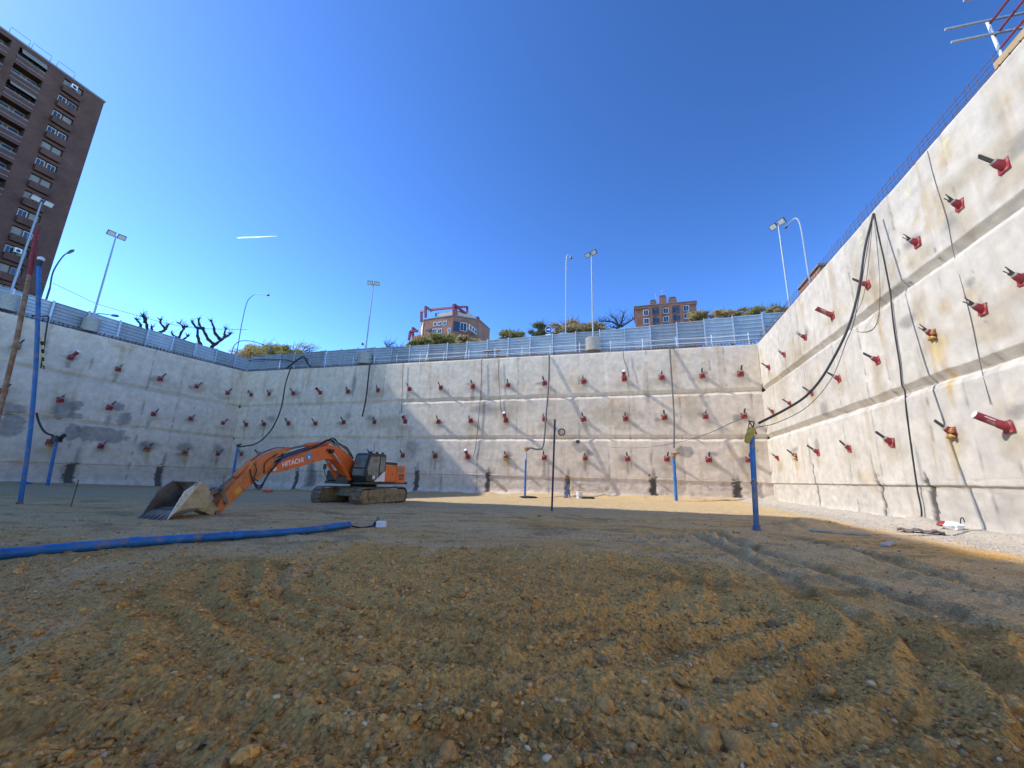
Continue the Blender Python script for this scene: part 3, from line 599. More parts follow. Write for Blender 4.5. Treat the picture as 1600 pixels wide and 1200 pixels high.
# street level round the pit
mb = MB(); zt = 16.1
for x0, x1, y0, y1 in ((-900, XL - .86, -500, 900), (XL - .86, XR + .86, YF + .86, 900), (XR + .86, 700, -500, 900)): mb.quad((x0, y0, zt), (x1, y0, zt), (x1, y1, zt), (x0, y1, zt))
tag(mb.build('street_ground', M['street']), 'street level ground round the pit', 'ground', kind='structure')

# ------------------------------------------------------------------ ground anchors
def make_anchor_parts():
    t = R_(40); d = Vector((math.cos(t), 0, math.sin(t))); A = {}
    m = MB(); m.box((.04, 0, 0), (.08, .56, .56)); me = m.mesh('plate', M['red']); A['plate'] = me
    b0 = Vector((.06, 0, 0)); m = MB(); m.tube([b0 - d * .1, b0 + d * .22, b0 + d * .36], [.18, .18, .14], 16); A['collar'] = m.mesh('collar', M['red_dark'], smooth=True)
    m = MB(); m.tube([b0 + d * .35, b0 + d * .42], .15, 16); A['lock_ring'] = m.mesh('lock_ring', M['ringsteel'], smooth=True)
    m = MB(); a, b = frame_of(d)
    for k in range(7):
        o = Vector((0, 0, 0)) if k == 6 else (a * math.cos(k * 1.047) + b * math.sin(k * 1.047)) * .055
        m.tube([b0 + d * .38 + o * 1.1, b0 + d * (.9 + .035 * ((k * 5) % 4)) + o * .95], .028, 6)
    A['strands'] = m.mesh('strands', M['strand'])
    m = MB()
    for k in range(6): o = (a * math.cos(k * 1.047 + .4) + b * math.sin(k * 1.047 + .4)) * (.05 + .012 * (k % 3)); m.tube([b0 + d * .38 + o, b0 + d * (.56 + .09 * ((k * 2) % 5)) + o * 1.5], .026, 6)
    A['strands_cut'] = m.mesh('strands', M['strand'])
    t2 = R_(34); d2 = Vector((math.cos(t2), 0, math.sin(t2)))
    m = MB(); m.tube([b0 - d2 * .1, b0 + d2 * .3, b0 + d2 * .33, b0 + d2 * 1.22], [.2, .2, .18, .18], 18); A['cap_tube'] = m.mesh('cap_tube', M['red_dark'], smooth=True)
    m = MB(); m.tube([b0 + d2 * 1.22, b0 + d2 * 1.245], [.18, .17], 18); A['end_cap'] = m.mesh('end_cap', M['capwhite'], smooth=True)
    m = MB(); 
    for k in range(9): q = b0 + d2 * (.55 + .045 * k); m.box(q + Vector((0, .18, 0)) , (.026, .012, .05 if k % 3 else .065))
    A['lettering'] = m.mesh('lettering', M['capwhite'])
    # lumpy grout for the stained ones
    m = MB(); r = random.Random(2)
    for k in range(7):
        c = Vector((.09 + r.random() * .1, r.uniform(-.26, .26), r.uniform(-.3, .3))); m.lathe(c, [(.02, -.12), (.12, -.06), (.14, .02), (.05, .11)], 7)
    A['grout'] = m.mesh('grout', M['yellow_grout'], smooth=True)
    return A
AP = make_anchor_parts()
ORD = ['first', 'second', 'third', 'fourth', 'fifth', 'sixth', 'seventh', 'eighth', 'ninth', 'tenth', 'eleventh', 'twelfth', 'thirteenth', 'fourteenth', 'fifteenth', 'sixteenth', 'seventeenth']
def anchors(row, ax, val, rz, wall, rown, depth_off):
    for i, a in enumerate(row):
        q = onp(a[0], a[1], ax, val); k = a[2] if len(a) > 2 else 'r'
        nrm = np.array([math.cos(rz), math.sin(rz), 0]); q = q + nrm * depth_off
        e = empty('ground_anchor', q, rz + random.uniform(-.03, .03)); e.rotation_euler[0] = random.uniform(-.16, .16); e.rotation_euler[1] = random.uniform(-.1, .06); sc_ = random.uniform(.72, .82) if wall == 'right' else random.uniform(1.0, 1.12); e.scale = (sc_ * random.uniform(.9, 1.1), sc_, sc_)
        parts = ['plate', 'cap_tube', 'end_cap'] if k == 't' else ['plate', 'collar', 'lock_ring', 'strands']
        if k == 't' and wall == 'right': parts.append('lettering')
        if k == 'y': parts.append('grout')
        if k != 't' and random.random() < .35: parts[3] = 'strands_cut'
        for p_ in parts: link(p_.replace('_cut', ''), AP[p_], e)
        what = {'t': 'long red capped tube anchor', 'r': 'red anchor plate with grey steel strands', 'y': 'yellow stained red anchor with grout'}[k]
        n = len(row)
        pos = f'{ORD[i]} from the left' if i <= n // 2 else (f'{ORD[n - 1 - i]} from the right' if i < n - 1 else 'rightmost')
        if i == 0: pos = 'leftmost'
        tag(e, f'{what}, {pos} in {wall} wall\'s {rown} row', 'anchor', f'ground anchors in the {wall} wall')
YA, XA, XLA = YF, XR, XL
for row, nm, off in ((FAR1, 'top', 0.0), (FAR2, 'middle', .07), (FAR3, 'bottom', .14)): anchors(row, 1, YF, -math.pi / 2, 'far', nm, off)
for row, nm, off in ((RT1, 'top', 0.0), (RT2, 'middle', .07), (RT3, 'bottom', .14)): anchors(row, 0, XR, math.pi, 'right', nm, off)
for row, nm, off in ((LF1, 'top', 0.0), (LF2, 'middle', .07), (LF3, 'bottom', .14)): anchors(row, 0, XL, 0.0, 'left', nm, off)

# ------------------------------------------------------------------ hoardings
def hoarding(label, A, B, zb, ztf, step, inward, flip=1):
    A = np.array(A, float); B = np.array(B, float); L = np.linalg.norm(B - A); u = (B - A) / L; n = np.array([inward[0], inward[1]], float)
    e = empty('sheet_metal_fence', (A[0], A[1], zb)); tag(e, label, 'fence')
    k = int(round(L / step)); r = random.Random(int(L * 10))
    for i in range(k):
        a = i * L / k; b = (i + 1) * L / k - .03; z1 = ztf((a + b) / 2 / L) + r.uniform(-.03, .03); z0 = zb + r.uniform(-.04, .03); off0 = r.uniform(-.05, .05); off1 = r.uniform(-.05, .05)
        m = MB(); rows = []; z = z0; H = z1 - z0; nr = 7
        for j in range(nr):
            zz = z0 + H * j / nr; h = H / nr
            rows += [(zz, 0), (zz + h * .55, 0.0), (zz + h * .68, .10), (zz + h * .9, .10)]
        rows.append((z1, 0)); base = len(m.v)
        for (s, of) in ((a, off0), (b, off1)):
            for (zz, d) in rows: p = A + u * s + n * (d + of); m.v.append((p[0], p[1], zz))
            for (zz, d) in rows: p = A + u * s + n * (d + of - .012); m.v.append((p[0], p[1], zz))
        R2 = len(rows); q = 2 * R2
        for j in range(R2 - 1):
            m.f.append((j, q + j, q + j + 1, j + 1)); m.f.append((R2 + j + 1, q + R2 + j + 1, q + R2 + j, R2 + j))
        m.f.append((R2 - 1, q + R2 - 1, q + 2 * R2 - 1, 2 * R2 - 1)); m.f.append((0, R2, q + R2, q))
        m.build('sheet_panel', M['galv' if r.random() < .72 else 'galv_dull'], e)
    for i in range(k + 1):
        p = A + u * (i * L / k); z1 = ztf(i / k) + .06
        m = MB(); m.beam((p[0] + n[0] * .2, p[1] + n[1] * .2, zb - .5), (p[0] + n[0] * .2, p[1] + n[1] * .2, z1), .12, .18)
        if i % 2: m.beam((p[0] + n[0] * .95, p[1] + n[1] * .95, zb - .5), (p[0] + n[0] * .2, p[1] + n[1] * .2, zb + 1.7), .06, .06)
        m.build('post', M['galvpost'], e)
    return e
def ztF(t):
    x = np.interp(t, [0, .26, .48, .57, .7, .8, .92, 1], [20.65, 20.55, 20.17, 20.3, 20.4, 20.5, 20.8, 21.0]); return float(x)
hoarding('silvery blue ribbed metal fence above the far wall, partly sunlit', (-61.8, 49.5), (17.5, 49.5), 17.55, ztF, 3.05, (0, -1))
hoarding('shaded blue ribbed metal fence above the left wall', (-61.8, 6.0), (-61.8, 49.4), 16.75, lambda t: 19.4 + .6 * max(0, t - .3) / .7, 3.1, (1, 0))
# guard rail in front of the far fence
e = empty('guard_rail', (-40, 48.0, 17)); tag(e, 'thin white guard rail of posts and two rails before the far metal fence', 'railing')
zr = lambda x: 17.15 - .65 * (x - XL) / 72.65
for i in range(15):
    x = -40 + i * 3.75; MB().tube([(x, 48.0, zr(x) - .3), (x, 48.0, zr(x) + 1.75)], .045, 6).build('post', M['white'], e)
for h in (.85, 1.45):
    m = MB(); m.tube([(-40 + i * 3.75, 47.95, zr(-40 + i * 3.75) + h + random.uniform(-.06, .06)) for i in range(15)], .032, 6); m.build('rail', M['white'], e)
# starter bars along the wall tops
def starters(label, pts, inward, h, step, seed, hoops=True, tall=False):
    r = random.Random(seed); a = np.array(pts[0]); b = np.array(pts[1]); L = np.linalg.norm(b[:2] - a[:2]); n = int(L / step); m = MB(); nn = np.array([*inward, 0.0])
    for i in range(n):
        p = a + (b - a) * (i + .5) / n; j = np.array([r.uniform(-.03, .03), r.uniform(-.03, .03), 0]); hh = h * r.uniform(.8, 1.15)
        if tall:
            for w in (.12, .62): m.tube([p - nn * w + j - np.array([0, 0, .2]), p - nn * w + j * 2 + np.array([0, 0, hh])], .011, 5)
        else:
            q = p - nn * .18; t = (b - a) / L * .1 * r.uniform(.4, 1.8)
            m.tube([q - np.array([0, 0, .2]), q + np.array([0, 0, hh]), q + np.array([0, 0, hh * 1.05]) - nn * .3 + t, q - nn * .34 + t - np.array([0, 0, .2])], .034, 5)
    if tall:
        for w in (.12, .62):
            for z in (.12, .34, .56, .78): m.tube([a - nn * w + np.array([0, 0, z]), b - nn * w + np.array([0, 0, z])], .011, 5)
    else: m.tube([a - nn * .2 + np.array([0, 0, h * .75]), b - nn * .2 + np.array([0, 0, h * .75])], .03, 5); m.tube([a - nn * .5 + np.array([0, 0, h * .5]), b - nn * .5 + np.array([0, 0, h * .5])], .05, 5)
    o = m.build('starter_bars', M['rebar']); tag(o, label, 'rebar'); return o
starters('rusty bent starter bars along the top of the far wall', ((XL, YF, 17.15), (XR, YF, 16.5)), (0, -1), .36, .33, 1)
starters('dark bent starter bars along the top of the left wall', ((XL, 6, 16.0), (XL, YF, 17.1)), (1, 0), .42, .4, 2)
starters('thin rebar cage standing on the top of the right wall', ((XR, 15.9, 16.48), (XR, YF, 16.48)), (-1, 0), .9, .36, 3, tall=True)
# earth and planks behind the far starter bars
m = MB(); m.tube([(x, 48.7 + .15 * math.sin(x), zr(x) - .15 + .22 * abs(math.sin(x * .7)) * abs(math.sin(x * .23))) for x in np.arange(-61, 13, .8)], .32, 7)
tag(m.build('soil_bank', M['clod']), 'dark earth heaped behind the top of the far wall', 'soil', kind='structure')
q = onp(768, 551, 1, 48.4); e = empty('timber_trestle', q + np.array([0, 0, -.6])); tag(e, 'small brown timber trestle on the edge of the far wall', 'trestle')
m = MB(); m.box(q + np.array([0, 0, .25]), (2.4, .6, .12)); m.build('top_board', M['wood'], e)
for s in (-1, 1):
    m = MB(); m.beam(q + np.array([s * .8, 0, .2]), q + np.array([s * 1.0, 0, -.9]), .14, .14); m.build('leg', M['wood'], e)

# work platform at the top of the right wall
e = empty('edge_platform', (13.2, 15.9, 16.5)); tag(e, 'timber edge form with white posts and maroon rails on top of the right wall', 'guardrail')
m = MB(); m.bx(12.95, 13.3, 6.0, 15.95, 16.52, 16.8); m.build('form_beam', M['wood'], e)
m = MB()
for i in range(24): m.beam((12.93, 6.1 + .42 * i, 16.5), (13.25, 6.1 + .42 * i + .12, 17.02), .03, .03)
m.build('tie_bars', M['rebar'], e)
m = MB(); m.bx(13.35, 13.42, 6.0, 15.95, 16.55, 17.05); m.build('edge_board', M['wood'], e)
ys = (15.9, 14.35, 12.8)
for y_ in ys: MB().tube([(13.2, y_, 16.85), (13.2, y_ + .12, 18.85)], .05, 10).build('post', M['white'], e)
for h in (17.35, 17.98, 18.62): MB().tube([(13.22, 15.98, h), (13.22, 12.6, h)], .045, 8).build('rail', M['maroon'], e)
for y_, h in ((15.85, 18.7), (15.75, 17.95), (14.9, 18.75)): MB().beam((11.85, y_, h), (14.8, y_ + .05, h - .05), .07, .07).build('cross_bar', M['greyrail'], e)

# ------------------------------------------------------------------ floodlights and street lamps
def floodlight(base, ztop, zbase, label, yaw, base_in=True, two=True, r=.085, small=1.0):
    dr = .72 if base[0] < -50 else .92
    e = empty('floodlight_mast', (base[0], base[1], zbase)); tag(e, label, 'floodlight', 'floodlight masts round the pit')
    if base_in:
        prof = []
        for k in range(9): prof += [(dr, .19 * k - .2), (dr + .05, .19 * k - .15), (dr + .05, .19 * k - .06), (dr, .19 * k - .02)]
        m = MB(); m.lathe((base[0], base[1], zbase), prof, 24); m.build('concrete_base', M['barrel'], e)
    MB().tube([(base[0], base[1], zbase), (base[0], base[1], ztop - 3), (base[0], base[1], ztop)], [r * 1.25, r, r * .75], 10).build('pole', M['pole'], e, smooth=True)
    c, s_ = math.cos(yaw), math.sin(yaw); ax = np.array([c, s_, 0]); fw = np.array([-s_, c, 0])
    T = np.array([base[0], base[1], ztop])
    MB().beam(T - ax * .75, T + ax * .75, .08, .08).build('cross_arm', M['pole'], e)
    for k in (-1, 1):
        Mt = Matrix.Rotation(yaw, 3, 'Z') @ Matrix.Rotation(R_(-38), 3, 'X')
        c0 = T + ax * .5 * k + fw * .1 + np.array([0, 0, .12])
        h = MB().box(c0, (.78 * small, .16, .62 * small), M=Mt).build('lamp_head', M['lampbody'], e)
        f = Mt @ Vector((0, .085, 0)); MB().box(c0 + np.array(f), (.66 * small, .012, .5 * small), M=Mt).build('lamp_glass', M['lampglass'], h)
def yawto(b, t): return math.atan2(t[1] - b[1], t[0] - b[0]) - math.pi / 2
PC = (-22, 20)
for base, zb, zt_, lb, bi in (((-38.3, 48.4), 17.75, 30.6, 'slim floodlight mast on a ribbed concrete drum above the shadow edge of the far wall', True),
                              ((-4.6, 48.4), 17.5, 30.7, 'floodlight mast on a pale ribbed drum above the middle of the far wall', True),
                              ((-60.9, 27.8), 17.2, 29.6, 'tall dark floodlight mast on a stone drum above the left wall', True),
                              ((-60.9, 21.1), 17.0, 29.5, 'leftmost floodlight mast, in front of the dark brick tower', True),
                              ((16.0, 45.6), 16.2, 29.6, 'floodlight mast standing behind the right wall', False)):
    floodlight(base, zt_, zb, lb, yawto(base, PC), bi)
def street_lamp(pix, Y, ax, label, zfoot=16.1, r=.075, head=.75, hang=False, mt='poledark'):
    """pix: pixels along the arm from the pole up to the lamp head, on the plane ax = Y"""
    P = [onp(a, b, ax, Y) for a, b in pix]; b = P[0]; e = empty('street_lamp', (b[0], b[1], zfoot)); tag(e, label, 'street lamp', 'street lamps beyond the pit')
    MB().tube([(b[0], b[1], zfoot), tuple(b)], r * 1.15, 8).build('pole', M[mt], e, smooth=True)
    arm = spline(P, 6); MB().tube(arm, [r - (r * .35) * k / len(arm) for k in range(len(arm))], 8).build('arm', M[mt], e, smooth=True)
    d = P[-1] - P[-2]; d = d / np.linalg.norm(d)
    m = MB()
    if hang: m.tube([P[-1] + np.array([0, 0, .15]), P[-1] - np.array([0, 0, .85])], [.2, .26], 10)
    else: m.tube([P[-1] - d * head * .4, P[-1] - d * head * .2, P[-1] + d * head * .4, P[-1] + d * head * .7], [.06, .16, .2, .05], 10)
    m.build('lamp_head', M['lampbody'], e, smooth=True)
street_lamp([(371, 545), (378, 505), (385, 475), (392, 464), (402, 459), (418, 461)], 53, 1, 'dark arched street lamp rising behind the corner of the two fences')
street_lamp([(362, 552), (366, 540), (376, 533), (392, 533), (410, 538), (424, 543)], 51, 1, 'low black curved arm with a hanging lamp by the fence corner', hang=True)
street_lamp([(884, 510), (884.5, 430), (885, 404), (887, 398), (890, 397), (892, 402)], 54, 1, 'slim street lamp with a small hooked head left of the middle floodlight', head=.5, mt='pole')
street_lamp([(1265, 440), (1258, 395), (1252, 358), (1248, 345), (1243, 341), (1237, 345), (1229, 354)], 20.0, 0, 'pale hooked street lamp behind the right wall', mt='pole', r=.11)
street_lamp([(78, 450), (82, 428), (90, 412), (100, 399), (109, 394)], -75, 0, 'street lamp with a bowed arm beside the edge of the dark brick tower', r=.1, head=1.0)
street_lamp([(148, 500), (150, 491), (160, 490.5), (178, 493)], -72, 0, 'street lamp whose flat arm shows just over the left fence', r=.08, head=.9)
street_lamp([(575, 552), (573, 547), (570, 541), (567, 538)], 52, 1, 'short grey street lamp just showing beside the drum of a far floodlight', r=.06, head=.4, mt='pole')
# overhead cable
A = onp(82, 442, 0, -90.5); B = onp(386, 515, 1, 53); pts = []
pts = [onv(a, b, A, B) for a, b in ((82, 442), (120, 460), (150, 474), (200, 489), (260, 505), (310, 513), (386, 515))]
tag(MB().tube(spline(pts, 4), .035, 5).build('overhead_cable', M['black']), 'thin overhead cable sagging from the brick tower to the arched street lamp', 'cable')
# road sign
S = onp(857, 515, 1, 52); e = empty('road_sign', (S[0], S[1], 16.1)); tag(e, 'round blue road sign with a white right arrow behind the far fence', 'road sign')
MB().tube([(S[0], S[1] + .06, 16.1), (S[0], S[1] + .06, S[2] + .4)], .04, 8).build('post', M['galvpost'], e)
MB().tube([(S[0], S[1] + .02, S[2]), (S[0], S[1] - .02, S[2])], .5, 28).build('disc', M['white'], e)
MB().tube([(S[0], S[1] - .02, S[2]), (S[0], S[1] - .03, S[2])], .45, 28).build('blue_face', M['signblue'], e)
m = MB(); m.prism([(-.28, -.06), (.06, -.06), (.06, -.2), (.3, 0), (.06, .2), (.06, .06), (-.28, .06)], lambda a, b, sd: (S[0] + a, S[1] - .03 - .012 * sd, S[2] + b)); m.build('arrow', M['text_w'], e)
m = MB(); m.box((S[0], S[1], S[2] - .78), (.8, .03, .3)); m.build('plate', M['white'], e)

# ------------------------------------------------------------------ pipes, cables
def vpipe(name, label, cat, pts, r, mt, flange=True, joints=(), top=None, group=None):
    e = empty(name, pts[0]); tag(e, label, cat, group)
    MB().tube(spline(pts, 8) if len(pts) > 2 else pts, r, 16).build('pipe_shaft', M[mt], e, smooth=True)
    b = Vector(pts[0]); t = Vector(pts[-1]); d = (t - b).normalized()
    if flange:
        m = MB(); m.tube([b + d * -.1, b + d * .12, b + d * .12, b + d * .3], [r * 1.9, r * 1.9, r * 1.35, r * 1.35], 16); m.build('base_flange', M['rust'] if mt == 'blue' else M['blue_worn'], e)
    for j in joints:
        c = b + (t - b) * j; m = MB(); m.tube([c - d * .05, c + d * .05], r * 1.3, 16); m.build('joint_ring', M[mt], e)
    return e, b, t
def G(x, y): return float(ground_height(np.array([x]), np.array([y]), False)[0][0])
bl = [onv(a, b, (-25.6, 11.1, 0), (-26.2, 9.6, 5)) for a, b in ((30, 795), (44, 700), (54, 600), (59, 500), (60.5, 416))]
PL = [tuple(p) for p in bl]; TP = PL[-1]
e, b, t = vpipe('well_pipe', 'tallest blue well pipe, slightly bowed, at the left edge of the pit', 'pipe', PL, .082, 'blue', group='blue well pipes')
m = MB(); m.tube([TP, (TP[0], TP[1], TP[2] + .3)], .1, 10); m.build('top_fitting', M['machine'], e)
m = MB(); m.lathe((TP[0], TP[1], TP[2] + .36), [(.04, -.1), (.12, -.05), (.13, .06), (.05, .12)], 12); m.build('lamp_cap', M['capwhite'], e)
# black and yellow tape hanging by the pipe
m = MB(); o0 = onv(62, 527, PL[0], PL[-1]); o1 = onv(67, 577, PL[0], PL[-1])
for k in range(8):
    a = o0 + (o1 - o0) * k / 8; b2 = o0 + (o1 - o0) * (k + 1) / 8; w = .22 - .02 * k
    if k % 2 == 0: m.prism([(0, 0), (w, .05), (w * .9, 1), (0.02, .95)], lambda s, q, sd, a=a, b2=b2: tuple(a + (b2 - a) * q + np.array([s, .1 * s, 0]) + np.array([0, .02 * sd, 0])))
e2 = empty('barrier_tape', o0); tag(e2, 'black and yellow barrier tape hanging from the tallest blue pipe', 'tape'); m.build('yellow_band', M['tape_y'], e2)
m = MB()
for k in range(8):
    a = o0 + (o1 - o0) * k / 8; b2 = o0 + (o1 - o0) * (k + 1) / 8; w = .22 - .02 * k
    if k % 2 == 1: m.prism([(0, 0), (w, .05), (w * .9, 1), (0.02, .95)], lambda s, q, sd, a=a, b2=b2: tuple(a + (b2 - a) * q + np.array([s, .1 * s, 0]) + np.array([0, .02 * sd, 0])))
m.build('black_band', M['black'], e2)
def head_fit(e, t, yellow=False, s=1.0):
    m = MB(); m.tube([t - Vector((0, 0, .1)), t + Vector((0, 0, .18 * s))], .16 * s, 10); m.tube([t + Vector((-.05, 0, .1)), t + Vector((.35 * s, .05, .22 * s))], .07 * s, 8); m.build('well_head', M['machine'] if not yellow else M['yellow_grout'], e)
e, b, t = vpipe('well_pipe', 'short blue well pipe with a black head in front of the left wall', 'pipe', [(-55.34, 25.46, -.8), (-55.45, 25.22, 4.0)], .13, 'blue', flange=False, joints=(.5,), group='blue well pipes'); head_fit(e, t, s=2.6)
q0 = onp(366, 742, 1, 42); q1 = onp(372, 697, 1, 42)
e, b, t = vpipe('well_pipe', 'blue well pipe in the far left corner behind the excavator boom', 'pipe', [(q0[0] - .2, 42, -1.6), tuple(q1)], .15, 'blue', flange=False, group='blue well pipes'); head_fit(e, t, s=1.3); T3 = t
e, b, t = vpipe('well_pipe', 'thin blue well pipe with a rusty yellow head, left of the slim dark pole', 'pipe', [tuple(onp(820, 781, 1, 44.7) - np.array([0, 0, .3])), tuple(onp(821.6, 718, 1, 44.7))], .115, 'blue', flange=False, joints=(.35, .7), group='blue well pipes'); T4 = Vector(onp(822, 703, 1, 44.7))
MB().tube([t, T4], [.14, .11], 10).build('galvanised_top', M['galvpost'], e); head_fit(e, T4, True, 1.5)
e, b, t = vpipe('well_pipe', 'blue well pipe with a rust coloured head before the middle of the sunlit wall', 'pipe', [tuple(onp(1057, 787, 1, 44.7) - np.array([0, 0, .3])), tuple(onp(1052.5, 712, 1, 44.7))], .15, 'blue', joints=(.55,), group='blue well pipes'); head_fit(e, t, True, 1.6); T5 = t
e, b, t = vpipe('well_pipe', 'worn blue well pipe nearest the right corner with a yellow rag on its head', 'pipe', [(4.32, 18.38, -.12), (4.41, 18.35, 1.9)], .1, 'blue_worn', joints=(.1, .93), group='blue well pipes')
MB().tube([(4.41, 18.35, 1.9), (4.5, 18.33, 3.7)], .1, 16).build('upper_shaft', M['blue'], e, smooth=True); T6 = Vector((4.5, 18.33, 3.85))
m = MB(); m.tube([T6 - Vector((0, 0, .2)), T6 + Vector((0, 0, .1))], .1, 10); m.tube(spline([T6 + Vector((-.1, 0, .05)), T6 + Vector((0, .1, .35)), T6 + Vector((.12, 0, .3)), T6 + Vector((.05, -.08, .05)), T6 + Vector((.18, 0, -.15)), T6 + Vector((-.05, .05, .4))], 5), .025, 6); m.build('well_head', M['machine'], e)
m = MB(); rr = random.Random(5); ring = []
for i, (dz, w, dx) in enumerate(((.12, .12, .02), (0, .2, -.04), (-.25, .19, -.1), (-.5, .15, -.18), (-.62, .06, -.22))):
    w *= .72; dz *= .85; m_ = [(T6.x + dx + w * math.cos(a) * (1 + .35 * math.sin(3 * a + i * 1.7)), T6.y - .1 + .7 * w * math.sin(a), T6.z + dz + .04 * math.sin(5 * a + i)) for a in np.arange(0, 6.28, .42)]; ring.append(m_)
n = len(ring[0]); 
for r_ in ring: m.v += r_
for i in range(4):
    for k in range(n): m.f.append((i * n + k, i * n + (k + 1) % n, (i + 1) * n + (k + 1) % n, (i + 1) * n + k))
m.f.append(tuple(range(n))); m.f.append(tuple(range(4 * n, 5 * n)))
o = m.build('yellow_rag', M['yellowbag'], smooth=True); tag(o, 'crumpled yellow rag tied round the head of the right well pipe', 'rag')
e, b, t = vpipe('marker_pole', 'slim dark navy pole standing free in the middle of the pit floor', 'pole', [(-4.64, 22.99, -.3), (-4.48, 23.02, 5.1)], .055, 'navy', flange=False, joints=(.04, .9))
e = empty('rusty_pole', (-26.4, 10.05, -.3)); tag(e, 'tall rusty scaffold pole standing left of the tallest blue pipe', 'pole')
rp = [onv(x, y, (-26.0, 9.6, 0), (-26.5, 9.4, 5)) for x, y in ((-38, 780), (0, 640), (24, 541), (46, 430), (58, 360))]
MB().tube(rp[:4], .085, 10).build('lower_tube', M['rust'], e, smooth=True); MB().tube(rp[3:], .085, 10).build('upper_tube', M['red_dark'], e, smooth=True)
for px, py in ((25, 541),):
    c = onv(px, py, (-26.0, 9.6, 0), (-26.5, 9.4, 5)); m = MB(); m.tube([c - np.array([0, 0, .1]), c + np.array([0, 0, .1])], .13, 10); m.build('coupler', M['rust'], e)
# hoses and wires
def hose(name, label, cat, pix, A, B, r, mt='black', n=6, ax=None, val=None):
    if len(pix[0]) == 3:
        o = MB().tube(spline([onp(a, b, 1, y) for a, b, y in pix], n), r, 8).build(name, M[mt], smooth=True); tag(o, label, cat); return o
    P = [onp(a, b, ax, 0 if val == 'wall' else val) if ax is not None else onv(a, b, A, B) for a, b in pix]
    if val == 'wall':
        P = [onp(a, b, 0, 12.92) for a, b in pix]
        P = [onp(a, b, 0, XR - r - .015 - (.07 if p[2] < 11.2 else 0) - (.07 if p[2] < 6.2 else 0)) for (a, b), p in zip(pix, P)]
    o = MB().tube(spline(P, n), r, 8).build(name, M[mt], smooth=True); tag(o, label, cat); return o
W0 = (12.7, 23.4, 16.5)
hose('power_hose', 'thick black hose swinging from the top of the right wall to the yellow ragged pipe', 'hose', [(1365, 334), (1352, 385), (1344, 440), (1334, 485), (1322, 520), (1305, 555), (1283, 592), (1258, 620), (1225, 641), (1186, 661)], W0, tuple(T6), .052)
m = MB(); c0 = onv(1258, 620, W0, tuple(T6)); c1 = onv(1240, 632, W0, tuple(T6))
hose('power_hose', 'black cable running straight down the right wall to the floor', 'hose', [(1366, 334), (1372, 365), (1380, 400), (1388, 440), (1392, 463), (1393, 478), (1398, 520), (1406, 570), (1409, 600), (1414, 612), (1416, 640), (1424, 700), (1432, 755), (1434, 768), (1440, 800), (1437, 826)], None, None, .036, ax=0, val='wall')
hose('thin_wire', 'thin grey wire sagging below the thick black hose', 'wire', [(1364, 338), (1350, 420), (1335, 500), (1322, 535), (1300, 590), (1262, 635), (1215, 660), (1182, 668)], W0, tuple(T6), .016, 'wire')
hose('thin_wire', 'straight thin wire hanging down the right wall to the lowest capped tube', 'wire', [(1449, 236), (1460, 280), (1480, 345), (1490, 395), (1515, 490), (1532, 570), (1548, 632)], None, None, .014, 'wire', ax=0, val='wall')
hose('thin_wire', 'looped thin wire hanging beside the black cable on the right wall', 'wire', [(1365, 338), (1370, 380), (1375, 450), (1370, 505), (1350, 519), (1326, 513)], None, None, .016, 'wire', ax=0, val='wall')
hose('thin_wire', 'loose thin wire slanting across the top anchor of the right wall', 'wire', [(1364, 338), (1356, 420), (1347, 470), (1328, 505)], None, None, .014, 'wire', ax=0, val=12.3)
A5 = np.array([-3.4, 46.7, 6.1]); 
hose('thin_wire', 'long thin wire sagging in front of the sunlit far wall', 'wire', [(903, 690), (925, 693), (950, 698), (985, 700), (1020, 698), (1050, 693), (1080, 686), (1110, 676), (1140, 662), (1165, 652)], (-6.1, 46.7, 0), tuple(T6), .013, 'wire')
hose('power_hose', 'black hose looping down the far left wall to the corner pipe', 'hose', [(455, 573), (446, 600), (440, 635), (428, 665), (413, 684), (398, 694), (383, 697), (372, 698)], (-49, 46.9, 0), tuple(T3), .09)
hose('power_hose', 'black hose hanging free by the shadow edge of the far wall', 'hose', [(578, 568), (575, 595), (572, 622), (566, 651)], None, None, .1, ax=1, val=46.4)
hose('power_hose', 'grey hose from the far wall top down to the thin pipe with the yellow head', 'hose', [(858, 556, 46.95), (857, 600, 46.25), (853, 650, 45.5), (849, 695, 44.85), (840, 702, 44.7), (830, 700, 44.7), (824, 703, 44.7)], None, None, .1, 'wire')
hose('power_hose', 'grey hose from the far wall top to the middle blue pipe', 'hose', [(1046, 540, 46.95), (1050, 600, 46.1), (1053, 650, 45.4), (1053, 700, 44.7)], None, None, .085, 'wire')
for lb, px in (('first', 629), ('second', 752), ('third', 779)):
    hose('hanging_wire', {'first': 'dark wire hanging on the far wall, nearest the shadow edge', 'second': 'dark wire hanging on the far wall beneath the mid fence', 'third': 'dark wire on the far wall above the tilted capped tube'}[lb], 'wire', {629: [(630, 567), (629, 590), (628, 625), (627, 645)], 752: [(752, 562), (752, 600), (748, 650), (743, 700), (739, 714)], 779: [(778, 560), (780, 600), (783, 640), (789, 652)]}[px], None, None, .035, 'wire', ax=1, val=46.85)
hose('hanging_wire', 'dark wire dropping to the upright capped tube in the far wall', 'wire', [(974, 548), (975, 562), (980, 575), (983, 590)], None, None, .035, 'wire', ax=1, val=46.85)
hose('power_hose', 'arched black hose lying against the shaded far fence', 'hose', [(447, 576), (460, 566), (472, 558), (476, 559), (481, 568), (485, 573)], None, None, .12, ax=1, val=48.6)
hose('power_hose', 'thin black hose draped along the foot of the shaded far fence', 'hose', [(380, 575), (387, 565), (400, 562), (440, 562), (460, 565)], None, None, .06, ax=1, val=48.9)
hose('power_hose', 'peaked black hose by the corner of the two fences', 'hose', [(371, 576), (374, 564), (376, 562), (379, 568), (381, 576)], None, None, .11, ax=1, val=48.4)
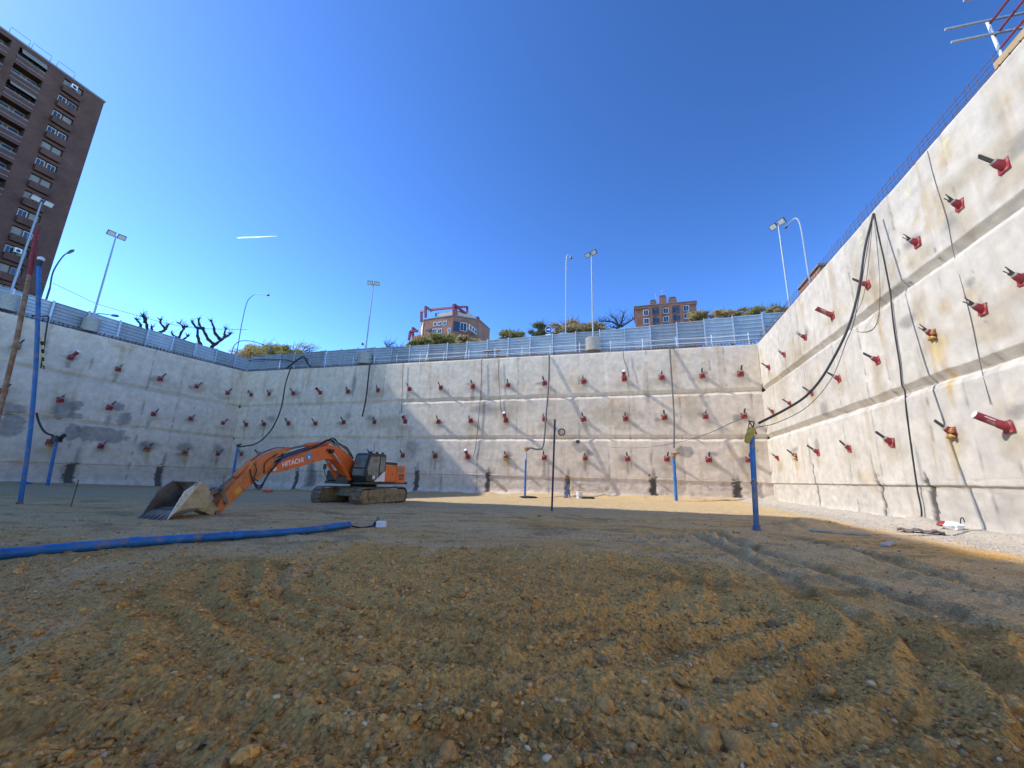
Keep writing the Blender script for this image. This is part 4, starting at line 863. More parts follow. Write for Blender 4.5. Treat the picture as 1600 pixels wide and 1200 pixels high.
hose('power_hose', 'black hose hanging over the left wall behind the tallest blue pipe', 'hose', [(50, 493), (66, 494), (76, 495), (74, 505), (69, 540), (64, 575)], None, None, .07, ax=0, val=-59.2)
hose('power_hose', 'short black hose curving to the head of the left blue pipe', 'hose', [(57, 645), (61, 660), (70, 675), (84, 681)], (-56.5, 24.0, 0), (-55.4, 25.3, 0), .09)
# ring on the wall
rc = onp(877.5, 675, 1, 46.5); m = MB(); m.tube([(rc[0] + .36 * math.cos(a), rc[1], rc[2] + .36 * math.sin(a)) for a in np.arange(0, 6.4, .3)], .075, 8); m.tube([(rc[0], 46.5, rc[2] + .36), (rc[0], 47.0, rc[2] + .4)], .03, 6)
tag(m.build('hose_coil', M['black'], smooth=True), 'black ring of coiled hose hung on the far wall by the dark pole', 'hose')
bc = onp(903, 690, 1, 46.7); tag(MB().box(bc, (.4, .3, .35)).build('junction_box', M['navy'], bevel=.04), 'small dark box on the far wall where the long wire ends', 'box')

# blue pipe lying on the ground
gp = [(-12.0, 1.2), (-10.95, 4.62), (-10.35, 6.35), (-9.7, 8.2), (-9.2, 9.8), (-8.85, 11.3)]
pts = [(x, y, G(x, y) + .11) for x, y in gp]
e = empty('lying_pipe', pts[1]); tag(e, 'long blue pipe lying on the pit floor in the left foreground', 'pipe')
MB().tube(spline(pts, 8), .098, 18).build('pipe_shaft', M['blue'], e, smooth=True)
for k in (2, 3): 
    p = Vector(pts[k]); d = (Vector(pts[k + 1]) - p).normalized(); MB().tube([p - d * .09, p + d * .09], .114, 18).build('joint_ring', M['blue'], e)
d = (Vector(pts[5]) - Vector(pts[4])).normalized(); MB().tube([Vector(pts[5]) - d * .02, Vector(pts[5]) + d * .05], .108, 18).build('end_ring', M['blue_worn'], e)
p = Vector(pts[5]); q = Vector((-8.42, 12.15, G(-8.4, 12.15) + .06)); tag(MB().tube(spline([p, p + (q - p) * .5 + Vector((0, 0, -.08)), q], 5), .03, 6).build('power_hose', M['navy'], smooth=True), 'dark cable joining the lying blue pipe to the white sensor block', 'cable')
e = empty('pump_sensor', q); tag(e, 'small white and steel pump block beyond the end of the lying pipe', 'pump')
MB().box(q + Vector((.22, 0, .05)), (.3, .26, .2), rz=.4).build('block', M['white'], e, bevel=.02); MB().tube([q + Vector((.02, 0, -.05)), q + Vector((.06, .03, .26))], .05, 10).build('spigot', M['steel'], e); MB().tube([q + Vector((-.05, 0, .05)), q + Vector((.1, 0, .05))], .06, 10).build('coupling', M['machine'], e)
m = MB()
for k in range(3): m.tube([(-11.0 + .28 * math.cos(a) + .03 * k, 4.15 + .3 * math.sin(a), G(-11, 4.15) + .12 + .12 * math.sin(a + k * .4)) for a in np.arange(0, 6.4, .3)], .012, 6)
tag(m.build('rope_loop', M['capwhite'], smooth=True), 'loop of white rope by the lying blue pipe', 'rope')

# ------------------------------------------------------------------ excavator (local frame: +x forward, +y its left side, z up)
def text_mesh(body, size, M4, mt, name, parent, ext=.004, bold=.0):
    cu = bpy.data.curves.new(name, 'FONT'); cu.body = body; cu.size = size; cu.extrude = ext; cu.align_x = 'CENTER'; cu.align_y = 'CENTER'; cu.offset = bold
    to = bpy.data.objects.new(name, cu); COL.objects.link(to); dg = bpy.context.evaluated_depsgraph_get(); me = bpy.data.meshes.new_from_object(to.evaluated_get(dg)); bpy.data.objects.remove(to)
    me.transform(M4); me.materials.clear(); me.materials.append(mt); o = bpy.data.objects.new(name, me); COL.objects.link(o); o.parent = parent; return o
EX = empty('excavator', (-15.6, 20.9, float(fz(-15.6, 20.9)) - .05), R_(269)); tag(EX, 'orange crawler excavator with its muddy bucket stretched out on the ground', 'excavator')
def B(m, name, mt, par=None, smooth=False, bevel=0): return m.build(name, M[mt], par or EX, smooth=smooth, world=False, bevel=bevel)
def track(side):
    y0 = side * 1.28; w = .62; L = 1.83; r = .46; pts = []
    per = 2 * (2 * L) + 2 * math.pi * r; n = 46
    def at(s):
        s %= per
        if s < 2 * L: return (-L + s, .92 - .03 * math.sin(math.pi * s / (2 * L)) , 0.0)
        s -= 2 * L
        if s < math.pi * r: t = s / r; return (L + r * math.sin(t), .46 + r * math.cos(t), t)
        s -= math.pi * r
        if s < 2 * L: return (L - s, 0.0, math.pi)
        s -= 2 * L; t = s / r; return (-L - r * math.sin(t), .46 - r * math.cos(t), math.pi + t)
    m = MB()
    for k in range(n):
        x, z, t = at(k * per / n); Mt = Matrix.Rotation(t, 3, 'Y')
        m.box((x, y0, z + .0), (per / n * .9, w, .035), M=Mt)
        g = Mt @ Vector((per / n * .3, 0, .025)); m.box((x + g.x, y0, z + g.z), (.025, w * .98, .045), M=Mt)
    t_ = B(m, 'track_belt', 'shoe')
    m = MB(); m.prism([(-2.0, .3), (-1.7, .12), (1.7, .12), (2.0, .3), (2.05, .6), (1.8, .8), (.6, .86), (-.6, .86), (-1.8, .8), (-2.05, .6)], lambda a, b, sd: (a, y0 + (-.285 if sd else .285), b))
    B(m, 'track_frame', 'trackmud')
    for x, rr in ((-1.83, .36), (1.83, .36)):
        m = MB(); m.tube([(x, y0 - .27, .46), (x, y0 + .27, .46)], rr, 20); m.tube([(x, y0 - .3, .46), (x, y0 + .3, .46)], rr * .5, 16); B(m, 'track_wheel', 'trackmud')
    for k in range(8):
        x = -1.4 + k * .4; m = MB(); m.tube([(x, y0 - .26, .13), (x, y0 + .26, .13)], .1, 10); B(m, 'roller', 'steel')
    m = MB(); 
    for k in range(9): m.box((-1.5 + .37 * k, y0 + side * .26, .4 + .1 * math.sin(k * 2.3)), (.2, .05, .18 + .1 * math.cos(k * 1.7)))
    B(m, 'mud_cake', 'trackmud', bevel=.02)
track(1); track(-1)
m = MB(); m.prism([(-1.2, .45), (1.2, .45), (.9, .95), (-.9, .95)], lambda a, b, sd: (a, 1.0 if sd else -1.0, b)); m.box((0, 0, .62), (1.5, 2.1, .35)); B(m, 'undercarriage', 'trackmud')
m = MB(); m.lathe((0, 0, 0), [(.75, .85), (.78, .95), (.7, 1.12)], 28); B(m, 'slew_ring', 'machine')
m = MB(); m.bx(-2.55, 1.62, -1.4, 1.38, 1.1, 1.24); m.bx(-.2, 1.9, -.42, .42, 1.12, 1.5); B(m, 'deck', 'machine', bevel=.03)
m = MB(); m.prism([(1.0, 1.2), (1.0, 1.75), (1.25, 2.0), (.6, 2.0), (.2, 1.2)], lambda a, b, sd: (a, .42 if sd else .30, b)); m.prism([(1.0, 1.2), (1.0, 1.75), (1.25, 2.0), (.6, 2.0), (.2, 1.2)], lambda a, b, sd: (a, -.30 if sd else -.42, b)); B(m, 'boom_bracket', 'orange')
# engine house
m = MB(); m.bx(-1.18, -.06, -1.38, 1.4, 1.25, 2.2); B(m, 'side_panel', 'orange', bevel=.03)
m = MB(); m.prism([(-1.2, -1.4), (-1.2, 1.405), (-2.15, 1.405), (-2.5, 1.15), (-2.66, .6), (-2.66, -.6), (-2.5, -1.15), (-2.15, -1.4)], lambda a, b, sd: (a, b, 2.23 if sd else 1.16)); B(m, 'counterweight', 'orange', bevel=.06)
m = MB(); m.bx(-1.9, -.25, -.95, 1.05, 2.2, 2.46); B(m, 'engine_hood', 'white', bevel=.05)
m = MB(); m.bx(-1.75, -.4, 1.04, 1.062, 2.25, 2.42); B(m, 'hood_grille', 'machine')
m = MB(); m.bx(-1.9, -1.3, 1.402, 1.412, 1.82, 2.08); B(m, 'vent_grille', 'steel')
m = MB(); m.box((-.75, 1.405, 1.7), (.06, .02, .12)); B(m, 'latch', 'machine')
m = MB(); m.tube([(-1.0, -.7, 2.2), (-1.0, -.7, 2.75)], .07, 12); B(m, 'exhaust_pipe', 'steel')
m = MB(); m.bx(.25, 1.55, -1.4, -.5, 1.24, 1.82); B(m, 'tool_box', 'machine', bevel=.06)
m = MB(); m.bx(-.06, .24, -1.4, -.5, 1.24, 2.2); B(m, 'tank', 'orange', bevel=.03)
m = MB(); m.tube(spline([(1.5, -1.3, 1.3), (1.72, -1.38, 1.7), (1.7, -1.4, 2.1), (1.2, -1.38, 2.2)], 6), .022, 8); B(m, 'handrail', 'machine')
m = MB(); m.box((1.72, -1.42, 2.02), (.05, .2, .3), rz=.2); B(m, 'mirror', 'machine', bevel=.02)
# cab
cabp = [(-.04, 1.25), (1.62, 1.25), (1.78, 1.55), (1.74, 2.0), (1.5, 2.74), (1.36, 2.83), (.05, 2.83), (-.04, 2.74)]
y0, y1 = .46, 1.4
cab = MB(); cab.prism(cabp, lambda a, b, sd: (a, y0 if sd else y1, b)); CABO = B(cab, 'cab', 'machine', bevel=.04)
def cabglass(poly, name, y): m = MB(); m.prism(poly, lambda a, b, sd: (a, y + (.006 if sd else -.006), b)); B(m, name, 'glass', CABO)
cabglass([(.62, 1.62), (1.5, 1.62), (1.64, 1.98), (1.42, 2.62), (.62, 2.66)], 'door_window', y1 + .007)
cabglass([(.06, 1.85), (.5, 1.75), (.5, 2.66), (.08, 2.66)], 'rear_window', y1 + .007)
def frontglass(a, b, name):
    m = MB(); A_ = Vector((a[0], 0, a[1])); B_ = Vector((b[0], 0, b[1])); nn = Vector((B_.z - A_.z, 0, -(B_.x - A_.x))).normalized() * .008
    q = [Vector((p.x, y, p.z)) + nn for p, y in ((A_, y0 + .1), (A_, y1 - .1), (B_, y1 - .1), (B_, y0 + .1))]; n = len(m.v); m.v += [tuple(p) for p in q] + [tuple(p - nn * 1.6) for p in q]
    for f in ((0, 1, 2, 3), (7, 6, 5, 4), (0, 4, 5, 1), (1, 5, 6, 2), (2, 6, 7, 3), (3, 7, 4, 0)): m.f.append(f)
    B(m, name, 'glass', CABO)
frontglass((1.735, 2.03), (1.51, 2.70), 'windscreen'); frontglass((1.775, 1.6), (1.745, 1.95), 'lower_windscreen')
m = MB(); m.prism([(.95, 1.27), (.55, 1.5), (.2, 1.75), (-.04, 1.86), (-.04, 1.27)], lambda a, b, sd: (a, y1 + (.012 if sd else -.004), b)); B(m, 'white_swoosh', 'white', CABO)
m = MB(); m.box((.72, y1 + .02, 1.58), (.03, .03, .3)); m.box((1.0, y1 + .014, 1.5), (.26, .012, .2)); B(m, 'door_handle', 'capwhite', CABO)
for x in (1.3, .75, .2): m = MB(); m.box((x, y1 - .12, 2.88), (.12, .12, .1)); B(m, 'work_lamp', 'machine', CABO, bevel=.02)
m = MB(); m.tube([(.55, .9, 2.8), (.55, .9, 3.35)], .012, 6); B(m, 'aerial', 'machine', CABO)
m = MB(); m.tube([(1.66, 1.42, 1.3), (1.8, 1.5, 1.8), (1.72, 1.5, 2.2)], .018, 6); B(m, 'grab_rail', 'machine', CABO)
# boom
boomp = [(.98, 1.95), (1.52, 2.47), (2.18, 2.85), (2.82, 3.07), (3.4, 3.10), (4.17, 2.93), (5.1, 2.60), (5.94, 2.26), (6.61, 1.96), (6.86, 1.80), (6.86, 1.62), (6.45, 1.63), (5.2, 1.92), (3.6, 2.36), (2.98, 2.37), (2.43, 2.14), (1.9, 1.74), (1.5, 1.33), (1.0, 1.28), (.8, 1.55)]
m = MB(); m.prism(boomp, lambda a, b, sd: (a, -.29 if sd else .29, b)); BOOM = B(m, 'boom', 'orange', bevel=.025)
tilt = math.atan2(.26, 1.04)
def boomM(r, z, y): return Matrix.Translation((r, y, z)) @ Matrix(((-math.cos(tilt), math.sin(tilt) * -1 * -1 * 0 + math.sin(tilt), 0, 0), (0, 0, 1, 0), (math.sin(tilt), math.cos(tilt), 0, 0), (0, 0, 0, 1)))
text_mesh('HITACHI', .31, boomM(5.62, 2.11, .297), M['text_w'], 'lettering', BOOM, bold=.008)
m = MB(); c_ = (4.72, 2.42); pl = []
for k in range(24):
    a = k * math.pi / 12; rr = (.235, .19, .225, .15)[k % 4] if k % 2 else (.2, .235)[(k // 2) % 2]; pl.append((c_[0] + rr * math.cos(a), c_[1] + rr * math.sin(a)))
m.prism(pl, lambda a, b, sd: (a, .302 if sd == 0 else .29, b)); B(m, 'emblem', 'emblem', BOOM)
m = MB(); m.tube([(4.72, .300, 2.40), (4.72, .306, 2.40)], .07, 14); B(m, 'emblem_spot', 'text_w', BOOM)
m = MB(); m.box((3.5, .297, 2.84), (.3, .014, .12)); B(m, 'data_plate', 'red_dark', BOOM)
m = MB(); m.tube([(6.62, -.36, 1.78), (6.62, .36, 1.78)], .1, 16); B(m, 'pivot_pin', 'capwhite', BOOM)
for s in (-1, 1):
    m = MB(); m.tube([(3.37, s * .42, 2.78), (2.5, s * .42, 2.10)], .05, 12); B(m, 'boom_cylinder_rod', 'chrome')
    m = MB(); m.tube([(2.62, s * .42, 2.19), (1.75, s * .42, 1.35)], .095, 14); B(m, 'boom_cylinder', 'orange')
m = MB(); m.tube([(3.37, -.5, 2.78), (3.37, .5, 2.78)], .11, 14); B(m, 'cylinder_pin', 'machine', BOOM)
m = MB(); m.tube([(3.3, 0, 3.22), (4.75, 0, 2.98)], .105, 14); B(m, 'arm_cylinder', 'orange')
m = MB(); m.tube([(4.7, 0, 2.985), (6.0, 0, 2.66)], .05, 12); B(m, 'arm_cylinder_rod', 'steel')
m = MB(); m.tube([(5.75, 0, 2.72), (6.1, 0, 2.62)], .1, 12); B(m, 'rod_eye', 'orange')
# hydraulic hoses on the boom
m = MB()
for k, y in enumerate((-.2, -.1, .12, .2, .26)):
    m.tube(spline([(1.45, y, 2.5), (2.0, y, 2.9 + .03 * k), (2.75, y, 3.24 + .04 * (k % 2)), (3.3, y * 1.1, 3.28 + .05 * k), (4.1, y, 3.03), (5.1, y, 2.68), (6.1, y, 2.32), (6.6, y, 2.05)], 6), .024, 6)
m.tube(spline([(3.0, .2, 3.2), (3.25, .25, 3.34), (3.6, .25, 3.36), (4.0, .2, 3.12)], 6), .03, 6)
B(m, 'boom_hoses', 'black', BOOM)
m = MB()
for k in range(3): m.tube(spline([(6.35, .24 + .05 * k, 2.2), (6.62, .36 + .03 * k, 1.95), (6.95, .38, 1.55 - .04 * k), (7.15, .37, 1.12 - .07 * k), (7.35, .34, 1.1 - .06 * k), (7.62, .3, 1.4), (7.75, .28, 1.75)], 6), .024, 6)
m.tube(spline([(6.5, .27, 2.45), (6.9, .29, 2.2), (7.1, .29, 1.95), (7.05, .29, 1.6)], 6), .02, 6); m.tube(spline([(7.6, .29, 2.0), (7.45, .3, 1.7), (7.5, .3, 1.4), (7.3, .3, 1.25)], 6), .02, 6)
m.tube(spline([(6.1, .2, 2.75), (6.7, .2, 2.68), (7.3, .2, 2.4), (7.7, .2, 2.1)], 6), .022, 6)
# arm
armp = [(6.11, 2.72), (6.64, 2.62), (7.27, 2.32), (7.62, 2.05), (7.78, 1.72), (8.62, .80), (8.80, .28), (8.92, .18), (8.90, .02), (8.76, .0), (8.55, .12), (7.93, .71), (7.38, 1.23), (6.97, 1.50), (6.80, 1.58), (6.58, 1.66), (6.5, 1.8), (6.62, 2.0), (6.46, 2.35), (6.05, 2.57)]
ma = MB(); ma.prism(armp, lambda a, b, sd: (a, -.24 if sd else .24, b)); ARM = B(ma, 'arm', 'orange_arm', bevel=.025)
B(m, 'arm_hoses', 'black', ARM)
m = MB(); m.prism([(7.92, .90), (8.1, .72), (8.26, .86), (8.08, 1.04)], lambda a, b, sd: (a, .25 if sd == 0 else .236, b)); B(m, 'yellow_plate', 'sticker_y', ARM)
m = MB(); m.tube([(7.5, 0, 2.06), (8.2, 0, 1.42)], .1, 14); m.tube([(7.42, -.12, 2.1), (7.42, .12, 2.1)], .12, 12); B(m, 'bucket_cylinder', 'orange_arm')
m = MB(); m.tube([(8.16, 0, 1.46), (8.72, 0, .96)], .05, 12); B(m, 'bucket_cylinder_rod', 'steel')
m = MB()
for s in (-1, 1): m.beam((8.74, s * .2, .95), (8.52, s * .3, .42), .05, .14); m.beam((8.74, s * .13, .95), (9.42, s * .13, .66), .06, .16)
m.tube([(8.74, -.34, .95), (8.74, .34, .95)], .07, 12); m.tube([(8.52, -.34, .42), (8.52, .34, .42)], .06, 12); m.tube([(8.62, .1, 1.02), (8.66, .1, 1.4)], .03, 6); m.tube([(8.6, .02, 1.38), (8.72, .2, 1.42)], .035, 6)
B(m, 'bucket_linkage', 'steel')
# bucket
bk = [(10.78, .02), (10.59, .46), (10.41, .90), (10.08, 1.17), (9.98, 1.25), (9.88, 1.23), (9.67, 1.09), (9.53, .88), (9.45, .58), (9.56, .31), (10.17, .33), (10.54, .22), (10.69, .14)]
BK = empty('bucket', (0, 0, 0)); BK.parent = EX
for s in (-1, 1):
    m = MB(); m.prism(bk, lambda a, b, sd: (a, s * (.70 if sd else .665), b)); m.build('side_plate', M['bucketside' if s > 0 else 'bucketin'], BK, world=False, bevel=.01)
    m = MB(); m.prism([(10.79, .0), (10.6, .46), (10.42, .91), (10.09, 1.18), (9.98, 1.26), (9.89, 1.22), (10.02, 1.05), (10.25, .72), (10.43, .45), (10.6, .22)], lambda a, b, sd: (a, s * (.715 if sd else .65), b)); m.build('worn_edge', M['bucketedge' if s > 0 else 'bucketin'], BK, world=False, bevel=.012)
prof = [(10.80, .0), (10.69, .12), (10.54, .21), (10.17, .30), (9.75, .29), (9.56, .33), (9.47, .45), (9.46, .6), (9.54, .88), (9.68, 1.08), (9.88, 1.21), (9.98, 1.24)]
m = MB(); pin = []
for i, (a, b) in enumerate(prof):
    a0, b0 = prof[max(i - 1, 0)]; a1, b1 = prof[min(i + 1, len(prof) - 1)]; dx, dz = a1 - a0, b1 - b0; l = math.hypot(dx, dz); pin.append((a - dz / l * -.03 * -1, b + dx / l * .03 * -1))
m.prism(prof + pin[::-1], lambda a, b, sd: (a, -.66 if sd else .66, b)); m.build('shell', M['bucketin'], BK, world=False)
for k in range(6):
    y = -.6 + k * .24; m = MB(); m.prism([(10.62, .17), (10.62, .07), (10.98, -.05), (10.99, -.02)], lambda a, b, sd: (a, y + (.05 if sd else -.05), b)); m.build('tooth', M['steel'], BK, world=False)
for k in range(9):
    y = -.58 + k * .145; m = MB(); m.prism([(10.66, .17), (10.3, .34), (10.3, .33), (10.66, .145)], lambda a, b, sd: (a, y + (.012 if sd else -.012), b)); m.build('wear_strip', M['steel'], BK, world=False)
for s in (-1, 1):
    m = MB(); m.prism([(8.80, .18), (8.76, .02), (8.92, -.05), (9.6, .25), (9.6, .5), (9.5, .78), (9.36, .74)], lambda a, b, sd: (a, s * (.33 if sd else .28), b)); m.build('ear', M['bucketside'], BK, world=False)
m = MB(); m.tube([(8.85, -.4, .08), (8.85, .4, .08)], .09, 14); m.build('bucket_pin', M['steel'], BK, world=False)
TM = lambda x, z, y: Matrix.Translation((x, y, z)) @ Matrix(((-1, 0, 0, 0), (0, 0, 1, 0), (0, 1, 0, 0), (0, 0, 0, 1)))
text_mesh('ZAXIS', .22, TM(-1.72, 1.62, 1.408), M['text_k'], 'lettering', EX, bold=.008); text_mesh('250LCN', .15, TM(-1.75, 1.43, 1.408), M['text_k'], 'lettering', EX, bold=.005)

# ------------------------------------------------------------------ things on the floor
def at(x, y, dz=0): return Vector((x, y, G(x, y) + dz))
p = at(12.2, 21.7, .12); e = empty('cement_sack', p); tag(e, 'white and red cement sack slumped at the foot of the right wall', 'sack')
def blob(c, r, seed, n=14, k=10, flat=1.0):
    m = MB(); rr = random.Random(seed); ph = [rr.uniform(0, 6) for _ in range(6)]
    for i in range(k + 1):
        t = math.pi * i / k
        for j in range(n):
            a = 2 * math.pi * j / n; d = 1 + .12 * math.sin(3 * a + ph[0] + t * 2) + .1 * math.sin(5 * t + ph[1] + a) + .06 * math.sin(7 * a + ph[2])
            sx = math.copysign(abs(math.cos(a)) ** .7, math.cos(a)); sy = math.copysign(abs(math.sin(a)) ** .7, math.sin(a))
            m.v.append((c[0] + r[0] * d * math.sin(t) ** .8 * sx, c[1] + r[1] * d * math.sin(t) ** .8 * sy, c[2] + r[2] * math.cos(t) * (1 if t < 1.57 else flat)))
    for i in range(k):
        for j in range(n): m.f.append((i * n + j, (i + 1) * n + j, (i + 1) * n + (j + 1) % n, i * n + (j + 1) % n))
    return m
blob(p + Vector((0, 0, .02)), (.2, .42, .17), 3).build('sack_body', M['white'], e, smooth=True); blob(p + Vector((-.12, .3, .06)), (.16, .2, .12), 4).build('red_end', M['red'], e, smooth=True)
MB().tube(spline([p + Vector((.1, -.3, .12)), p + Vector((.1, -.4, .34)), p + Vector((.1, -.52, .36)), p + Vector((.1, -.55, .2))], 5), .02, 6).build('wire_handle', M['black'], e)
m = MB(); rr = random.Random(8); q = at(10.7, 20.9); xs_ = np.linspace(-.6, .6, 14); ys_ = np.linspace(-.22, .22, 8)
for i in range(14):
    for j in range(8): m.v.append((q.x + xs_[i] + .5 * ys_[j], q.y + ys_[j] - .5 * xs_[i], G(q.x + xs_[i] + .5 * ys_[j], q.y + ys_[j] - .5 * xs_[i]) + .05 + .07 * math.sin(i * 1.3 + j) * math.cos(j * .9) + .05 * rr.random()))
for i in range(13):
    for j in range(7): m.f.append((i * 8 + j, i * 8 + j + 1, (i + 1) * 8 + j + 1, (i + 1) * 8 + j))
o = m.build('dark_cloth', M['cloth'], smooth=True); so = o.modifiers.new('thick', 'SOLIDIFY'); so.thickness = .03; tag(o, 'crumpled dark cloth lying on the whitish gravel by the right wall', 'cloth')
for (x0, y0_, x1, y1_), lb in (((6.3, 19.0, 8.0, 18.5), 'grey plank lying flat beyond the tyre ruts near the right wall'), ((7.0, 15.5, 7.7, 16.6), 'shorter grey plank lying nearer the camera on the right')):
    a = at(x0, y0_, .05); b = at(x1, y1_, .05); tag(MB().beam(a, b, .2, .05).build('plank', M['barrel']), lb, 'plank')
p = at(-6.0, 44.3); e = empty('bucket_pail', p); tag(e, 'white plastic pail at the foot of the sunlit far wall', 'pail'); MB().lathe(p, [(.24, 0), (.3, .65), (.33, .65), (.33, .72), (.28, .72)], 18).build('pail_body', M['white'], e, smooth=True)
MB().tube(spline([p + Vector((.31, 0, .62)), p + Vector((.35, 0, .3)), p + Vector((0, -.36, .22)), p + Vector((-.31, 0, .62))], 5), .012, 5).build('wire_handle', M['steel'], e)
p = at(-7.3, 44.6); m = MB(); rr = random.Random(9)
for k in range(16): m.tube([p + Vector((rr.uniform(-.4, .4), rr.uniform(-.3, .3), 0)), p + Vector((rr.uniform(-.25, .25), rr.uniform(0, .5), rr.uniform(.7, 1.9)))], .03, 5)
tag(m.build('bar_bundle', M['blue_worn']), 'bundle of bluish bars leaning in a dark slot of the far wall', 'bars')
p = at(-10.9, 42.0, .08); tag(blob(p, (.9, .25, .16), 12).build('rag_heap', M['machine'], smooth=True), 'dark rag heap on the sand left of the thin blue pipe', 'rag')
p = at(-34.0, 31.2, .2); tag(blob(p, (.5, .3, .16), 13).build('orange_tarp', M['orange'], smooth=True), 'small orange tarp on the floor behind the excavator boom', 'tarp')
p = at(-5.0, 44.0, .08); tag(blob(p, (.7, .3, .15), 14).build('dark_rag', M['machine'], smooth=True), 'dark rag beside the white pail under the far wall', 'rag')
p = at(-22.65, 11.3); tag(MB().tube([p - Vector((0, 0, .2)), p + Vector((.05, 0, 1.1))], .02, 6).build('stake', M['rebar']), 'thin steel stake stuck in the ground on the left', 'stake')
p = onp(38, 757, 0, -58.6); tag(blob(p, (.2, .5, .3), 15).build('blue_bag', M['blue'], smooth=True), 'small blue bag at the foot of the left wall', 'bag')
# broken flat lump and stones one can tell apart in the foreground
for (px, py, s), lb in zip(((1108, 1152, .105), (1150, 1160, .085), (945, 1102, .08), (545, 1060, .075), (432, 918, .10), (1030, 1110, .06), (700, 1165, .07)),
        ('largest ochre clod at the bottom right of the foreground', 'ochre clod just right of the largest foreground clod', 'brown clod in the middle of the near foreground', 'brown clod left of the middle foreground', 'flat dark lump on the loose soil behind the left foreground', 'small brown clod left of the largest ochre clod', 'ochre clod at the bottom edge of the foreground')):
    q = onp(px, py, 2, .1); v0, f0 = icos(3); rg = np.random.default_rng(int(px)); ph = rg.uniform(0, 6, 6); kk = rg.normal(size=(6, 3)) * 2.2
    d = 1 + .13 * np.sin(v0 @ kk.T + ph).sum(1) / 1.6 + .07 * np.sin(v0 @ kk.T * 3.1 + ph * 2).sum(1) / 2; pts = v0 * d[:, None] * np.array([1, .8, .75]) * s; a = rg.uniform(0, 3); ca, sa = math.cos(a), math.sin(a)
    m = MB(); m.v = [(q[0] + x * ca - y * sa, q[1] + x * sa + y * ca, G(q[0], q[1]) + s * .35 + z) for x, y, z in pts]; m.f = [tuple(f) for f in f0]
    o = m.build('soil_clod' if 'stone' not in lb else 'stone', M['clod'] if 'stone' not in lb else M['barrel'], smooth=True); tag(o, lb, 'clod' if 'stone' not in lb else 'stone')

